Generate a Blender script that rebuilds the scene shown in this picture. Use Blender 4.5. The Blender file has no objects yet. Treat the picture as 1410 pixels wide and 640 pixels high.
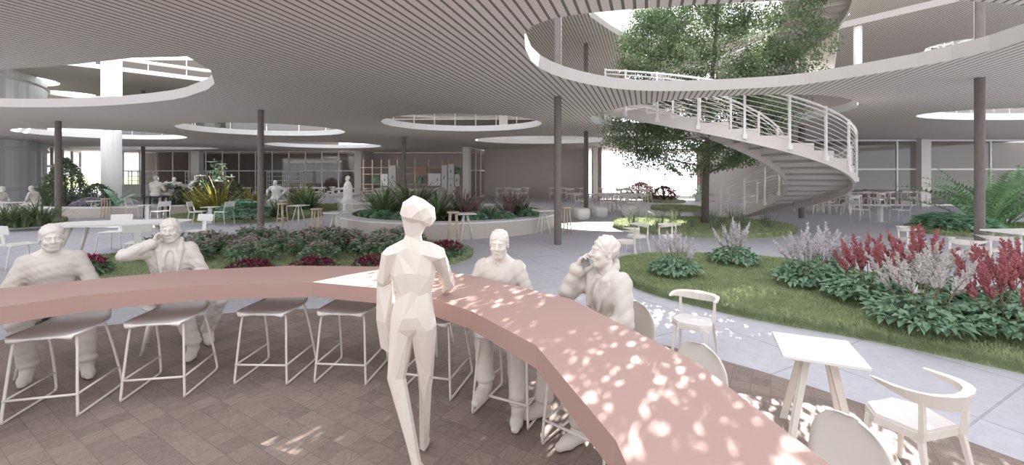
import bpy, math, random
import numpy as np
from math import sin, cos, pi, radians, atan2, sqrt
from mathutils import Vector, Matrix
from mathutils.geometry import tessellate_polygon
random.seed(7)
RNG = np.random.default_rng(11)
col = bpy.context.scene.collection
HC = 2.0            # camera height
F = 580.0           # focal length in pixels of a 1410 wide frame
HY = 239.5          # horizon row
Z1, Z1T = 4.19, 4.47
Z2, Z2T = 8.65, 8.93
Z3, Z3T = 13.1, 13.4

def W(px, py, z=0.0):
    d = (HC - z) * F / (py - HY)
    return ((px - 705) / F * d, d)

# ------------------------------------------------------------------ materials
MATS = {}
def nodes_of(m):
    m.use_nodes = True
    nt = m.node_tree
    return nt, nt.nodes['Principled BSDF']

def mat(name, c, rough=0.7, var=0.06, scale=6.0, bump=0.0, bscale=60, spec=0.3, subsurf=0, metal=0):
    if name in MATS: return MATS[name]
    m = bpy.data.materials.new(name); nt, b = nodes_of(m)
    b.inputs['Roughness'].default_value = rough
    b.inputs['Specular IOR Level'].default_value = spec
    b.inputs['Metallic'].default_value = metal
    tc = nt.nodes.new('ShaderNodeTexCoord')
    nz = nt.nodes.new('ShaderNodeTexNoise'); nz.inputs['Scale'].default_value = scale; nz.inputs['Detail'].default_value = 4
    nt.links.new(tc.outputs['Object'], nz.inputs['Vector'])
    mx = nt.nodes.new('ShaderNodeMix'); mx.data_type = 'RGBA'
    mx.inputs['A'].default_value = (*[max(0, x * (1 - var)) for x in c], 1)
    mx.inputs['B'].default_value = (*[min(1, x * (1 + var)) for x in c], 1)
    nt.links.new(nz.outputs['Fac'], mx.inputs['Factor'])
    nt.links.new(mx.outputs['Result'], b.inputs['Base Color'])
    if bump > 0:
        n2 = nt.nodes.new('ShaderNodeTexNoise'); n2.inputs['Scale'].default_value = bscale; n2.inputs['Detail'].default_value = 3
        nt.links.new(tc.outputs['Object'], n2.inputs['Vector'])
        bp = nt.nodes.new('ShaderNodeBump'); bp.inputs['Strength'].default_value = bump; bp.inputs['Distance'].default_value = 0.01
        nt.links.new(n2.outputs['Fac'], bp.inputs['Height']); nt.links.new(bp.outputs['Normal'], b.inputs['Normal'])
    MATS[name] = m
    return m

def leafmat(name, c1, c2, rough=0.55, scale=3.0, trans=0.25):
    """two-tone leaf colour varied over the plant, slightly translucent"""
    if name in MATS: return MATS[name]
    m = bpy.data.materials.new(name); nt, b = nodes_of(m)
    b.inputs['Roughness'].default_value = rough
    b.inputs['Specular IOR Level'].default_value = 0.3
    tc = nt.nodes.new('ShaderNodeTexCoord')
    nz = nt.nodes.new('ShaderNodeTexNoise'); nz.inputs['Scale'].default_value = scale; nz.inputs['Detail'].default_value = 5; nz.inputs['Roughness'].default_value = 0.7
    nt.links.new(tc.outputs['Object'], nz.inputs['Vector'])
    rp = nt.nodes.new('ShaderNodeValToRGB')
    rp.color_ramp.elements[0].position = 0.35; rp.color_ramp.elements[0].color = (*c1, 1)
    rp.color_ramp.elements[1].position = 0.65; rp.color_ramp.elements[1].color = (*c2, 1)
    nt.links.new(nz.outputs['Fac'], rp.inputs['Fac'])
    nt.links.new(rp.outputs['Color'], b.inputs['Base Color'])
    if trans > 0:
        out = nt.nodes['Material Output']
        tr = nt.nodes.new('ShaderNodeBsdfTranslucent'); nt.links.new(rp.outputs['Color'], tr.inputs['Color'])
        ms = nt.nodes.new('ShaderNodeMixShader'); ms.inputs['Fac'].default_value = trans
        nt.links.new(b.outputs['BSDF'], ms.inputs[1]); nt.links.new(tr.outputs['BSDF'], ms.inputs[2])
        nt.links.new(ms.outputs['Shader'], out.inputs['Surface'])
    MATS[name] = m
    return m

def M2(nt, op, a=None, b=None, v=None):
    n = nt.nodes.new('ShaderNodeMath'); n.operation = op
    for i, x in enumerate((a, b)):
        if x is None: continue
        if isinstance(x, (int, float)): n.inputs[i].default_value = x
        else: nt.links.new(x, n.inputs[i])
    return n.outputs[0]

def rotated_uv(nt, ang, scale):
    tc = nt.nodes.new('ShaderNodeTexCoord')
    sp = nt.nodes.new('ShaderNodeSeparateXYZ'); nt.links.new(tc.outputs['Object'], sp.inputs[0])
    x, y = sp.outputs[0], sp.outputs[1]
    ca, sa = cos(ang) / scale, sin(ang) / scale
    u = M2(nt, 'ADD', M2(nt, 'MULTIPLY', x, ca), M2(nt, 'MULTIPLY', y, sa))
    v = M2(nt, 'SUBTRACT', M2(nt, 'MULTIPLY', y, ca), M2(nt, 'MULTIPLY', x, sa))
    return tc, u, v

def stone_floor_mat():
    m = bpy.data.materials.new('stone_paving'); nt, b = nodes_of(m)
    b.inputs['Roughness'].default_value = 0.55; b.inputs['Specular IOR Level'].default_value = 0.35
    tc, u, v = rotated_uv(nt, radians(28), 1.25)
    def joint(c):
        f = M2(nt, 'FRACT', c); return M2(nt, 'LESS_THAN', M2(nt, 'ABSOLUTE', M2(nt, 'SUBTRACT', f, 0.5)), 0.4915)
    j = M2(nt, 'MULTIPLY', joint(u), joint(v))
    cx = nt.nodes.new('ShaderNodeCombineXYZ'); nt.links.new(M2(nt, 'FLOOR', u), cx.inputs[0]); nt.links.new(M2(nt, 'FLOOR', v), cx.inputs[1])
    wn = nt.nodes.new('ShaderNodeTexWhiteNoise'); wn.noise_dimensions = '3D'; nt.links.new(cx.outputs[0], wn.inputs['Vector'])
    nz = nt.nodes.new('ShaderNodeTexNoise'); nz.inputs['Scale'].default_value = 9; nz.inputs['Detail'].default_value = 8; nz.inputs['Roughness'].default_value = 0.7
    nt.links.new(tc.outputs['Object'], nz.inputs['Vector'])
    val = M2(nt, 'ADD', M2(nt, 'MULTIPLY', wn.outputs['Value'], 0.06), M2(nt, 'MULTIPLY', nz.outputs['Fac'], 0.42))
    val = M2(nt, 'ADD', val, 0.70)
    val = M2(nt, 'MULTIPLY', val, M2(nt, 'ADD', M2(nt, 'MULTIPLY', j, 0.26), 0.74))
    mx = nt.nodes.new('ShaderNodeMix'); mx.data_type = 'RGBA'; mx.blend_type = 'MULTIPLY'; mx.inputs['Factor'].default_value = 1
    mx.inputs['A'].default_value = (0.52, 0.51, 0.565, 1)
    cb = nt.nodes.new('ShaderNodeCombineColor')
    for i in range(3): nt.links.new(val, cb.inputs[i])
    nt.links.new(cb.outputs[0], mx.inputs['B']); nt.links.new(mx.outputs['Result'], b.inputs['Base Color'])
    return m

def wood_floor_mat():
    m = bpy.data.materials.new('end_grain_parquet'); nt, b = nodes_of(m)
    b.inputs['Roughness'].default_value = 0.6; b.inputs['Specular IOR Level'].default_value = 0.3
    tc, u, v = rotated_uv(nt, radians(-31.6), 0.165)
    def joint(c):
        f = M2(nt, 'FRACT', c); return M2(nt, 'LESS_THAN', M2(nt, 'ABSOLUTE', M2(nt, 'SUBTRACT', f, 0.5)), 0.484)
    j = M2(nt, 'MULTIPLY', joint(u), joint(v))
    cx = nt.nodes.new('ShaderNodeCombineXYZ'); nt.links.new(M2(nt, 'FLOOR', u), cx.inputs[0]); nt.links.new(M2(nt, 'FLOOR', v), cx.inputs[1])
    wn = nt.nodes.new('ShaderNodeTexWhiteNoise'); wn.noise_dimensions = '3D'; nt.links.new(cx.outputs[0], wn.inputs['Vector'])
    # grain: rotate each tile's own coordinates by a random angle
    ang = M2(nt, 'MULTIPLY', wn.outputs['Value'], 6.283)
    ca, sa = M2(nt, 'COSINE', ang), M2(nt, 'SINE', ang)
    gu = M2(nt, 'ADD', M2(nt, 'MULTIPLY', u, ca), M2(nt, 'MULTIPLY', v, sa))
    gv = M2(nt, 'SUBTRACT', M2(nt, 'MULTIPLY', v, ca), M2(nt, 'MULTIPLY', u, sa))
    cg = nt.nodes.new('ShaderNodeCombineXYZ'); nt.links.new(M2(nt, 'MULTIPLY', gu, 0.8), cg.inputs[0]); nt.links.new(M2(nt, 'MULTIPLY', gv, 3.2), cg.inputs[1]); nt.links.new(M2(nt, 'MULTIPLY', wn.outputs['Value'], 40), cg.inputs[2])
    nz = nt.nodes.new('ShaderNodeTexNoise'); nz.inputs['Scale'].default_value = 1.3; nz.inputs['Detail'].default_value = 2; nz.inputs['Distortion'].default_value = 0.6
    nt.links.new(cg.outputs[0], nz.inputs['Vector'])
    rings = M2(nt, 'FRACT', M2(nt, 'MULTIPLY', nz.outputs['Fac'], 13))
    rings = M2(nt, 'ABSOLUTE', M2(nt, 'SUBTRACT', rings, 0.5))
    n2 = nt.nodes.new('ShaderNodeTexNoise'); n2.inputs['Scale'].default_value = 2.0; n2.inputs['Detail'].default_value = 5
    nt.links.new(cg.outputs[0], n2.inputs['Vector'])
    cid = nt.nodes.new('ShaderNodeTexWhiteNoise'); cid.noise_dimensions = '2D'; nt.links.new(cx.outputs[0], cid.inputs['Vector'])
    val = M2(nt, 'ADD', M2(nt, 'MULTIPLY', rings, 0.42), M2(nt, 'MULTIPLY', n2.outputs['Fac'], 0.55))
    val = M2(nt, 'ADD', val, M2(nt, 'MULTIPLY', cid.outputs['Value'], 0.26)); val = M2(nt, 'ADD', val, 0.42)
    val = M2(nt, 'MULTIPLY', val, M2(nt, 'ADD', M2(nt, 'MULTIPLY', j, 0.28), 0.72))
    mx = nt.nodes.new('ShaderNodeMix'); mx.data_type = 'RGBA'; mx.blend_type = 'MULTIPLY'; mx.inputs['Factor'].default_value = 1
    mx.inputs['A'].default_value = (0.262, 0.204, 0.180, 1)
    cb = nt.nodes.new('ShaderNodeCombineColor')
    for i in range(3): nt.links.new(val, cb.inputs[i])
    nt.links.new(cb.outputs[0], mx.inputs['B']); nt.links.new(mx.outputs['Result'], b.inputs['Base Color'])
    return m

def slat_ceiling_mat():
    m = bpy.data.materials.new('slatted_timber_ceiling'); nt, b = nodes_of(m)
    b.inputs['Roughness'].default_value = 0.75; b.inputs['Specular IOR Level'].default_value = 0.2
    tc, u, v = rotated_uv(nt, radians(-17.7), 0.145)
    f = M2(nt, 'FRACT', u)
    gap = M2(nt, 'GREATER_THAN', M2(nt, 'ABSOLUTE', M2(nt, 'SUBTRACT', f, 0.5)), 0.36)
    cg = nt.nodes.new('ShaderNodeCombineXYZ'); nt.links.new(M2(nt, 'MULTIPLY', u, 2.5), cg.inputs[0]); nt.links.new(M2(nt, 'MULTIPLY', v, 0.5), cg.inputs[1])
    nz = nt.nodes.new('ShaderNodeTexNoise'); nz.inputs['Scale'].default_value = 5; nz.inputs['Detail'].default_value = 5; nz.inputs['Roughness'].default_value = 0.75
    nt.links.new(cg.outputs[0], nz.inputs['Vector'])
    val = M2(nt, 'ADD', M2(nt, 'MULTIPLY', nz.outputs['Fac'], 0.9), 0.56)
    val = M2(nt, 'MULTIPLY', val, M2(nt, 'SUBTRACT', 1.0, M2(nt, 'MULTIPLY', gap, 0.72)))
    mx = nt.nodes.new('ShaderNodeMix'); mx.data_type = 'RGBA'; mx.blend_type = 'MULTIPLY'; mx.inputs['Factor'].default_value = 1
    mx.inputs['A'].default_value = (0.80, 0.742, 0.685, 1)
    cb = nt.nodes.new('ShaderNodeCombineColor')
    for i in range(3): nt.links.new(val, cb.inputs[i])
    nt.links.new(cb.outputs[0], mx.inputs['B']); nt.links.new(mx.outputs['Result'], b.inputs['Base Color'])
    return m

def brick_mat():
    m = bpy.data.materials.new('red_brick'); nt, b = nodes_of(m)
    b.inputs['Roughness'].default_value = 0.85
    tc = nt.nodes.new('ShaderNodeTexCoord'); sp = nt.nodes.new('ShaderNodeSeparateXYZ'); nt.links.new(tc.outputs['Object'], sp.inputs[0])
    cx = nt.nodes.new('ShaderNodeCombineXYZ'); nt.links.new(M2(nt, 'ADD', sp.outputs[0], sp.outputs[1]), cx.inputs[0]); nt.links.new(sp.outputs[2], cx.inputs[1])
    br = nt.nodes.new('ShaderNodeTexBrick'); br.inputs['Scale'].default_value = 3.5
    br.inputs['Color1'].default_value = (0.22, 0.155, 0.135, 1); br.inputs['Color2'].default_value = (0.29, 0.205, 0.18, 1); br.inputs['Mortar'].default_value = (0.36, 0.30, 0.28, 1)
    nt.links.new(cx.outputs[0], br.inputs['Vector']); nt.links.new(br.outputs['Color'], b.inputs['Base Color'])
    return m

def glass_mat(name, tint=(0.9, 0.93, 0.93), op=0.12):
    m = bpy.data.materials.new(name); m.use_nodes = True; nt = m.node_tree
    nt.nodes.remove(nt.nodes['Principled BSDF']); out = nt.nodes['Material Output']
    tr = nt.nodes.new('ShaderNodeBsdfTransparent'); tr.inputs[0].default_value = (*tint, 1)
    gl = nt.nodes.new('ShaderNodeBsdfGlossy'); gl.inputs['Roughness'].default_value = 0.05; gl.inputs[0].default_value = (0.9, 0.9, 0.9, 1)
    ms = nt.nodes.new('ShaderNodeMixShader'); ms.inputs[0].default_value = op
    nt.links.new(tr.outputs[0], ms.inputs[1]); nt.links.new(gl.outputs[0], ms.inputs[2]); nt.links.new(ms.outputs[0], out.inputs[0])
    return m

def frosted_mat():
    m = bpy.data.materials.new('frosted_channel_glass'); nt, b = nodes_of(m)
    b.inputs['Roughness'].default_value = 0.35
    out = nt.nodes['Material Output']
    tc = nt.nodes.new('ShaderNodeTexCoord'); nz = nt.nodes.new('ShaderNodeTexNoise'); nz.inputs['Scale'].default_value = 0.6
    mp = nt.nodes.new('ShaderNodeMapping'); mp.inputs['Scale'].default_value = (3, 3, 0.05)
    nt.links.new(tc.outputs['Object'], mp.inputs[0]); nt.links.new(mp.outputs[0], nz.inputs['Vector'])
    rp = nt.nodes.new('ShaderNodeValToRGB'); rp.color_ramp.elements[0].position = .4; rp.color_ramp.elements[0].color = (.52, .53, .53, 1); rp.color_ramp.elements[1].position = .62; rp.color_ramp.elements[1].color = (.80, .82, .83, 1)
    nt.links.new(nz.outputs['Fac'], rp.inputs['Fac']); nt.links.new(rp.outputs[0], b.inputs['Base Color'])
    tr = nt.nodes.new('ShaderNodeBsdfTranslucent'); tr.inputs[0].default_value = (.8, .82, .83, 1)
    ms = nt.nodes.new('ShaderNodeMixShader'); ms.inputs[0].default_value = 0.45
    nt.links.new(b.outputs[0], ms.inputs[1]); nt.links.new(tr.outputs[0], ms.inputs[2]); nt.links.new(ms.outputs[0], out.inputs[0])
    return m

STONE = stone_floor_mat(); PARQUET = wood_floor_mat(); SLATS = slat_ceiling_mat(); BRICK = brick_mat()
GLASS = glass_mat('facade_glass', (0.80, 0.80, 0.79), 0.035); RGLASS = glass_mat('clear_balustrade_glass', (0.93, 0.96, 0.97), 0.10); FROST = frosted_mat()
RIM = mat('lit_slab_edge', (0.80, 0.78, 0.77), 0.6, 0.03, 20)
RIM_SHADE = mat('shaded_slab_edge', (0.41, 0.375, 0.36), 0.6, 0.06, 20)  # lit and shaded copies of one slab edge; the light difference is painted as colour
UPFLOOR = mat('upper_floor_timber', (0.17, 0.155, 0.15), 0.7)
WHITE = mat('white_paint', (0.80, 0.78, 0.76), 0.55, 0.03)
PIER = mat('pale_pier_render', (0.72, 0.68, 0.65), 0.7, 0.03)
COLW = mat('white_fluted_column', (0.86, 0.85, 0.87), 0.6, 0.02)
BARK_COL = None
def column_mat():
    m = mat('dark_weathered_timber', (0.175, 0.152, 0.142), 0.7, 0.35, 1.0, 0.3, 40)
    nt = m.node_tree
    for n in nt.nodes:
        if n.type == 'TEX_NOISE' and n.inputs['Scale'].default_value == 1.0:
            mp = nt.nodes.new('ShaderNodeMapping'); mp.inputs['Scale'].default_value = (40, 40, 3)
            tc = [k for k in nt.nodes if k.type == 'TEX_COORD'][0]
            nt.links.new(tc.outputs['Object'], mp.inputs[0]); nt.links.new(mp.outputs[0], n.inputs['Vector'])
    return m
DARKWOOD = column_mat()
WALLG = mat('taupe_wall', (0.50, 0.445, 0.415), 0.8, 0.04, 2)
WALLD = mat('dark_room_wall', (0.42, 0.38, 0.355), 0.8, 0.08, 1)
CONC = mat('pale_concrete', (0.56, 0.515, 0.48), 0.8, 0.05, 14, 0.15, 60)
CONCTOP = mat('white_bench_top', (0.78, 0.76, 0.76), 0.6, 0.02)
TERRA = mat('terracotta_counter_top', (0.385, 0.25, 0.225), 0.6, 0.06, 160)
CHAIRW = mat('cream_lacquer', (0.75, 0.70, 0.655), 0.5, 0.02)
SEATP = mat('pale_seat_pad', (0.74, 0.69, 0.69), 0.8, 0.03, 60)
STOOLW = mat('off_white_steel_tube', (0.72, 0.665, 0.625), 0.45, 0.02)
STOOLS = mat('off_white_seat_shell', (0.87, 0.85, 0.83), 0.6, 0.03, 90)
SHELLB = mat('grey_beige_shell', (0.62, 0.58, 0.54), 0.6, 0.02)
METW = mat('white_powder_coated_metal', (0.78, 0.76, 0.75), 0.5, 0.02)
OAK = mat('pale_oak', (0.62, 0.50, 0.37), 0.6, 0.08, 25)
STAIRM = mat('pale_stair_concrete', (0.66, 0.61, 0.575), 0.7, 0.04, 10)
TREADM = mat('stair_tread_underside', (0.66, 0.61, 0.585), 0.7, 0.04, 10)
RAILM = mat('white_railing_steel', (0.82, 0.79, 0.77), 0.4, 0.02)
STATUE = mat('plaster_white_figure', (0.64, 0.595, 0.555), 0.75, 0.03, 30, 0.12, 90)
STATUEC = mat('plaster_grey_clothing', (0.56, 0.515, 0.475), 0.8, 0.03, 30, 0.12, 90)
FACET = mat('matt_cream_card', (0.68, 0.62, 0.57), 0.8, 0.01)
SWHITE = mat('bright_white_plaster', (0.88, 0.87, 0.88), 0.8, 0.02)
BLACKM = mat('dark_grey_metal', (0.03, 0.03, 0.032), 0.5)
SOIL = mat('planting_soil', (0.06, 0.05, 0.04), 0.9, 0.2, 30)
GRASSB = leafmat('lawn_turf', (.25, .29, .16), (.31, .35, .20), 0.9, 5, 0)
GRASS = leafmat('grass_blades', (.29, .35, .19), (.42, .48, .28), 0.7, 4, 0.3)
LEAF_T = leafmat('tree_leaf', (.10, .15, .08), (.21, .28, .15), 0.5, 1.8, 0.35)
LEAF_A = leafmat('astilbe_leaf', (.17, .29, .19), (.33, .48, .33), 0.45, 6, 0.25)
LEAF_B = leafmat('bedding_leaf', (.15, .24, .15), (.30, .43, .28), 0.45, 7, 0.2)
LEAF_D = leafmat('dark_shrub_leaf', (.11, .15, .10), (.23, .27, .17), 0.5, 5, 0.2)
LEAF_F = leafmat('glossy_frond_leaf', (.13, .24, .12), (.30, .48, .25), 0.3, 2.5, 0.15)
LEAF_P = leafmat('palm_leaf', (.26, .48, .31), (.50, .72, .54), 0.4, 2.0, 0.3)
LEAF_S = leafmat('spiky_leaf', (.085, .12, .06), (.21, .27, .14), 0.5, 3, 0.25)
LEAF_Y = leafmat('yellow_striped_leaf', (0.16, 0.17, 0.03), (0.52, 0.42, 0.09), 0.5, 4, 0.25)
LEAF_U = leafmat('purple_bronze_leaf', (0.12, 0.07, 0.075), (0.40, 0.25, 0.27), 0.4, 4, 0.25)
LEAF_H = leafmat('broad_blue_green_leaf', (.28, .48, .34), (.55, .75, .58), 0.4, 3, 0.25)
FL_PINK = leafmat('pink_petal', (.72, .42, .54), (.88, .68, .76), 0.7, 12, 0.3)
FL_RED = leafmat('dark_crimson_petal', (0.15, 0.022, 0.045), (0.30, 0.05, 0.09), 0.7, 14, 0.25)
FL_WHITE = leafmat('white_lilac_plume', (0.62, 0.56, 0.60), (0.86, 0.82, 0.85), 0.8, 9, 0.35)
FL_CREAM = leafmat('white_cream_plume', (0.60, 0.55, 0.53), (0.82, 0.78, 0.76), 0.8, 9, 0.35)
FL_ROSE = leafmat('rose_red_plume', (.42, .12, .135), (.60, .25, .27), 0.8, 9, 0.3)
FL_MAG = leafmat('magenta_petal', (0.40, 0.03, 0.10), (0.55, 0.10, 0.20), 0.7, 12, 0.25)
FL_LIL = leafmat('lilac_petal', (.52, .42, .58), (.85, .75, .88), 0.7, 8, 0.3)
STEMG = mat('plant_stem', (0.20, 0.22, 0.10), 0.7)
STEMR = mat('reddish_stem', (0.24, 0.17, 0.10), 0.7)
BARK = mat('tree_bark', (0.115, 0.095, 0.08), 0.9, 0.4, 14, 0.8, 30)

# ------------------------------------------------------------------ mesh builder
class MB:
    def __init__(s): s.v = []; s.f = []; s.m = []; s.n = 0
    def add(s, verts, faces, mi=0):
        o = s.n
        s.v.extend([tuple(map(float, p)) for p in verts]); s.n += len(verts)
        s.f.extend([tuple(i + o for i in f) for f in faces]); s.m.extend([mi] * len(faces))
    def box(s, c, size, rz=0, mi=0, M=None, bev=0.0):
        hx, hy, hz = [d / 2 for d in size]
        if bev > 0:
            b = min(bev, hx * .9, hy * .9, hz * .9); vs = []
            # chamfered box: 24 verts
            import itertools
            idx = {}
            for sx in (-1, 1):
                for sy in (-1, 1):
                    for sz in (-1, 1):
                        for ax in range(3):
                            p = [sx * (hx - b), sy * (hy - b), sz * (hz - b)]
                            p[ax] = (sx * hx, sy * hy, sz * hz)[ax]
                            idx[(sx, sy, sz, ax)] = len(vs); vs.append(p)
            fs = []
            def q(*k): fs.append(tuple(idx[x] for x in k))
            for sg in (-1, 1):
                q((sg, -1, -1, 0), (sg, 1, -1, 0), (sg, 1, 1, 0), (sg, -1, 1, 0)); q((-1, sg, -1, 1), (1, sg, -1, 1), (1, sg, 1, 1), (-1, sg, 1, 1)); q((-1, -1, sg, 2), (1, -1, sg, 2), (1, 1, sg, 2), (-1, 1, sg, 2))
            for a in (-1, 1):
                for c2 in (-1, 1):
                    q((a, c2, -1, 0), (a, c2, 1, 0), (a, c2, 1, 1), (a, c2, -1, 1)); q((a, -1, c2, 0), (a, 1, c2, 0), (a, 1, c2, 2), (a, -1, c2, 2)); q((-1, a, c2, 1), (1, a, c2, 1), (1, a, c2, 2), (-1, a, c2, 2))
            for sx in (-1, 1):
                for sy in (-1, 1):
                    for sz in (-1, 1): q((sx, sy, sz, 0), (sx, sy, sz, 1), (sx, sy, sz, 2))
            cr, sr = cos(rz), sin(rz)
            P = [Vector((p[0] * cr - p[1] * sr, p[0] * sr + p[1] * cr, p[2])) for p in vs]
            P = [(M @ p if M else p) + Vector(c) for p in P]
            s.add(P, fs, mi); return
        P = []
        cr, sr = cos(rz), sin(rz)
        for dz in (-hz, hz):
            for dx, dy in ((-hx, -hy), (hx, -hy), (hx, hy), (-hx, hy)):
                p = Vector((dx * cr - dy * sr, dx * sr + dy * cr, dz))
                P.append((M @ p if M else p) + Vector(c))
        s.add(P, [(3, 2, 1, 0), (4, 5, 6, 7), (0, 1, 5, 4), (1, 2, 6, 5), (2, 3, 7, 6), (3, 0, 4, 7)], mi)
    def cyl(s, a, b, r1, r2=None, n=12, mi=0, cap=True):
        s.tube([a, b], [r1, r1 if r2 is None else r2], n, mi, cap)
    def tube(s, pts, r, n=8, mi=0, cap=True, sq=None):
        pts = [Vector(p) for p in pts]; k = len(pts)
        if not isinstance(r, (list, tuple)): r = [r] * k
        tan = []
        for i in range(k):
            t = (pts[min(i + 1, k - 1)] - pts[max(i - 1, 0)])
            tan.append(t.normalized() if t.length > 1e-9 else Vector((0, 0, 1)))
        up = Vector((0, 0, 1)) if abs(tan[0].z) < 0.95 else Vector((1, 0, 0))
        nrm = (up - tan[0] * up.dot(tan[0])).normalized(); V = []
        for i in range(k):
            nrm = (nrm - tan[i] * nrm.dot(tan[i])); nrm = nrm.normalized() if nrm.length > 1e-6 else Vector((1, 0, 0))
            bi = tan[i].cross(nrm)
            for j in range(n):
                a = 2 * pi * j / n + (pi / 4 if n == 4 else 0)
                e = (sq or 1.0)
                V.append(pts[i] + (nrm * cos(a) + bi * sin(a) * e) * r[i])
        Fs = []
        for i in range(k - 1):
            for j in range(n):
                j2 = (j + 1) % n
                Fs.append((i * n + j, i * n + j2, (i + 1) * n + j2, (i + 1) * n + j))
        if cap: Fs.append(tuple(range(n))[::-1]); Fs.append(tuple((k - 1) * n + j for j in range(n)))
        s.add(V, Fs, mi)
    def lathe(s, c, prof, n=24, mi=0, M=None, sx=1, sy=1):
        V = []; k = len(prof)
        for r, z in prof:
            for j in range(n):
                a = 2 * pi * j / n; p = Vector((r * cos(a) * sx, r * sin(a) * sy, z)); V.append((M @ p if M else p) + Vector(c))
        Fs = [(i * n + j, i * n + (j + 1) % n, (i + 1) * n + (j + 1) % n, (i + 1) * n + j) for i in range(k - 1) for j in range(n)]
        Fs.append(tuple(range(n))[::-1]); Fs.append(tuple((k - 1) * n + j for j in range(n)))
        s.add(V, Fs, mi)
    def prism(s, poly, z0, z1, holes=(), mt=0, ms=0, mb=0, mloop=None):
        """extruded polygon with holes; material indices top, side, bottom"""
        loops = [list(poly)] + [list(h) for h in holes]
        tris = tessellate_polygon([[Vector((x, y, 0)) for x, y in l] for l in loops])
        flat = [p for l in loops for p in l]; n = len(flat)
        V = [(x, y, z0) for x, y in flat] + [(x, y, z1) for x, y in flat]
        o = s.n; s.v.extend(V); s.n += 2 * n
        for a, b, c in tris:
            ax, ay = flat[a]; bx, by = flat[b]; cx, cy = flat[c]
            if (bx - ax) * (cy - ay) - (by - ay) * (cx - ax) < 0: b, c = c, b
            s.f.append((o + n + a, o + n + b, o + n + c)); s.m.append(mt)
            s.f.append((o + c, o + b, o + a)); s.m.append(mb)
        i0 = 0
        for li, l in enumerate(loops):
            k = len(l)
            area = sum(l[i][0] * l[(i + 1) % k][1] - l[(i + 1) % k][0] * l[i][1] for i in range(k))
            ccw = (area > 0) == (li == 0)
            for i in range(k):
                a, b = i0 + i, i0 + (i + 1) % k
                if not ccw: a, b = b, a
                s.f.append((o + a, o + b, o + n + b, o + n + a)); s.m.append(mloop.get(li, ms) if mloop else ms)
            i0 += k
    def build(s, name, mats, parent=None, smooth=False, ang=None):
        me = bpy.data.meshes.new(name); me.from_pydata(s.v, [], s.f)
        if not isinstance(mats, (list, tuple)): mats = [mats]
        for m in mats: me.materials.append(m)
        if len(mats) > 1: me.polygons.foreach_set('material_index', s.m)
        if smooth or ang:
            me.polygons.foreach_set('use_smooth', [True] * len(me.polygons))
            if ang: me.set_sharp_from_angle(angle=ang)
        me.update()
        o = bpy.data.objects.new(name, me); col.objects.link(o)
        if parent: o.parent = parent
        return o

def npmesh(name, V, Fc, mats, parent=None, midx=None, smooth=False):
    """V (n,3) array, Fc (m,k) array with k = 3 or 4"""
    V = np.asarray(V, np.float32); Fc = np.asarray(Fc, np.int32); k = Fc.shape[1]
    me = bpy.data.meshes.new(name)
    me.vertices.add(len(V)); me.vertices.foreach_set('co', V.ravel())
    me.loops.add(Fc.size); me.loops.foreach_set('vertex_index', Fc.ravel())
    me.polygons.add(len(Fc)); me.polygons.foreach_set('loop_start', np.arange(0, Fc.size, k, dtype=np.int32))
    me.polygons.foreach_set('loop_total', np.full(len(Fc), k, np.int32))
    if not isinstance(mats, (list, tuple)): mats = [mats]
    for m in mats: me.materials.append(m)
    if midx is not None: me.polygons.foreach_set('material_index', np.asarray(midx, np.int32))
    if smooth: me.polygons.foreach_set('use_smooth', np.ones(len(Fc), bool))
    me.update(calc_edges=True); me.validate()
    o = bpy.data.objects.new(name, me); col.objects.link(o)
    if parent: o.parent = parent
    return o

def tag(o, label=None, cat=None, group=None, kind=None):
    if label: o['label'] = label
    if cat: o['category'] = cat
    if group: o['group'] = group
    if kind: o['kind'] = kind
    return o

def thing(name, label, cat, loc=(0, 0, 0), rz=0, group=None):
    o = bpy.data.objects.new(name, None); col.objects.link(o)
    o.empty_display_size = .1
    o.location = (loc[0], loc[1], loc[2] if len(loc) > 2 else 0); o.rotation_euler = (0, 0, rz)
    return tag(o, label, cat, group)

def dup(root, loc, rz=0, label=None, group=None, sc=None, rxy=None):
    r = root.copy(); col.objects.link(r)
    r.location = (loc[0], loc[1], loc[2] if len(loc) > 2 else 0); r.rotation_euler = (rxy[0] if rxy else 0, rxy[1] if rxy else 0, rz)
    if sc: r.scale = (sc, sc, sc) if isinstance(sc, (int, float)) else sc
    if label: r['label'] = label
    if group: r['group'] = group
    for ch in list(root.children):
        c = ch.copy(); col.objects.link(c); c.parent = r
        for g in list(ch.children):
            d = g.copy(); col.objects.link(d); d.parent = c
    return r

class Kind:
    """first placement moves the prototype itself, later ones copy it"""
    def __init__(s, maker): s.maker = maker; s.p = None; s.used = False
    def put(s, loc, rz, label, group=None, sc=None):
        if s.p is None: s.p = s.maker()
        if not s.used:
            s.used = True; r = s.p
            r.location = (loc[0], loc[1], loc[2] if len(loc) > 2 else 0); r.rotation_euler = (0, 0, rz)
            if sc: r.scale = (sc, sc, sc) if isinstance(sc, (int, float)) else sc
            r['label'] = label
            if group: r['group'] = group
            return r
        if sc is None: sc = 1.0
        r = dup(s.p, loc, rz, label, group, sc)
        if not group and 'group' in r: del r['group']
        return r

def face_rz(dx, dy):      # rotation so that local +Y points to (dx, dy)
    return atan2(-dx, dy)

def ellipse(cx, cy, rx, ry, n=30, rot=0, wob=0.0):
    P = []
    for i in range(n):
        a = 2 * pi * i / n; k = 1 + wob * sin(3 * a + cx)
        x, y = rx * cos(a) * k, ry * sin(a) * k
        P.append((cx + x * cos(rot) - y * sin(rot), cy + x * sin(rot) + y * cos(rot)))
    return P

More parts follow.
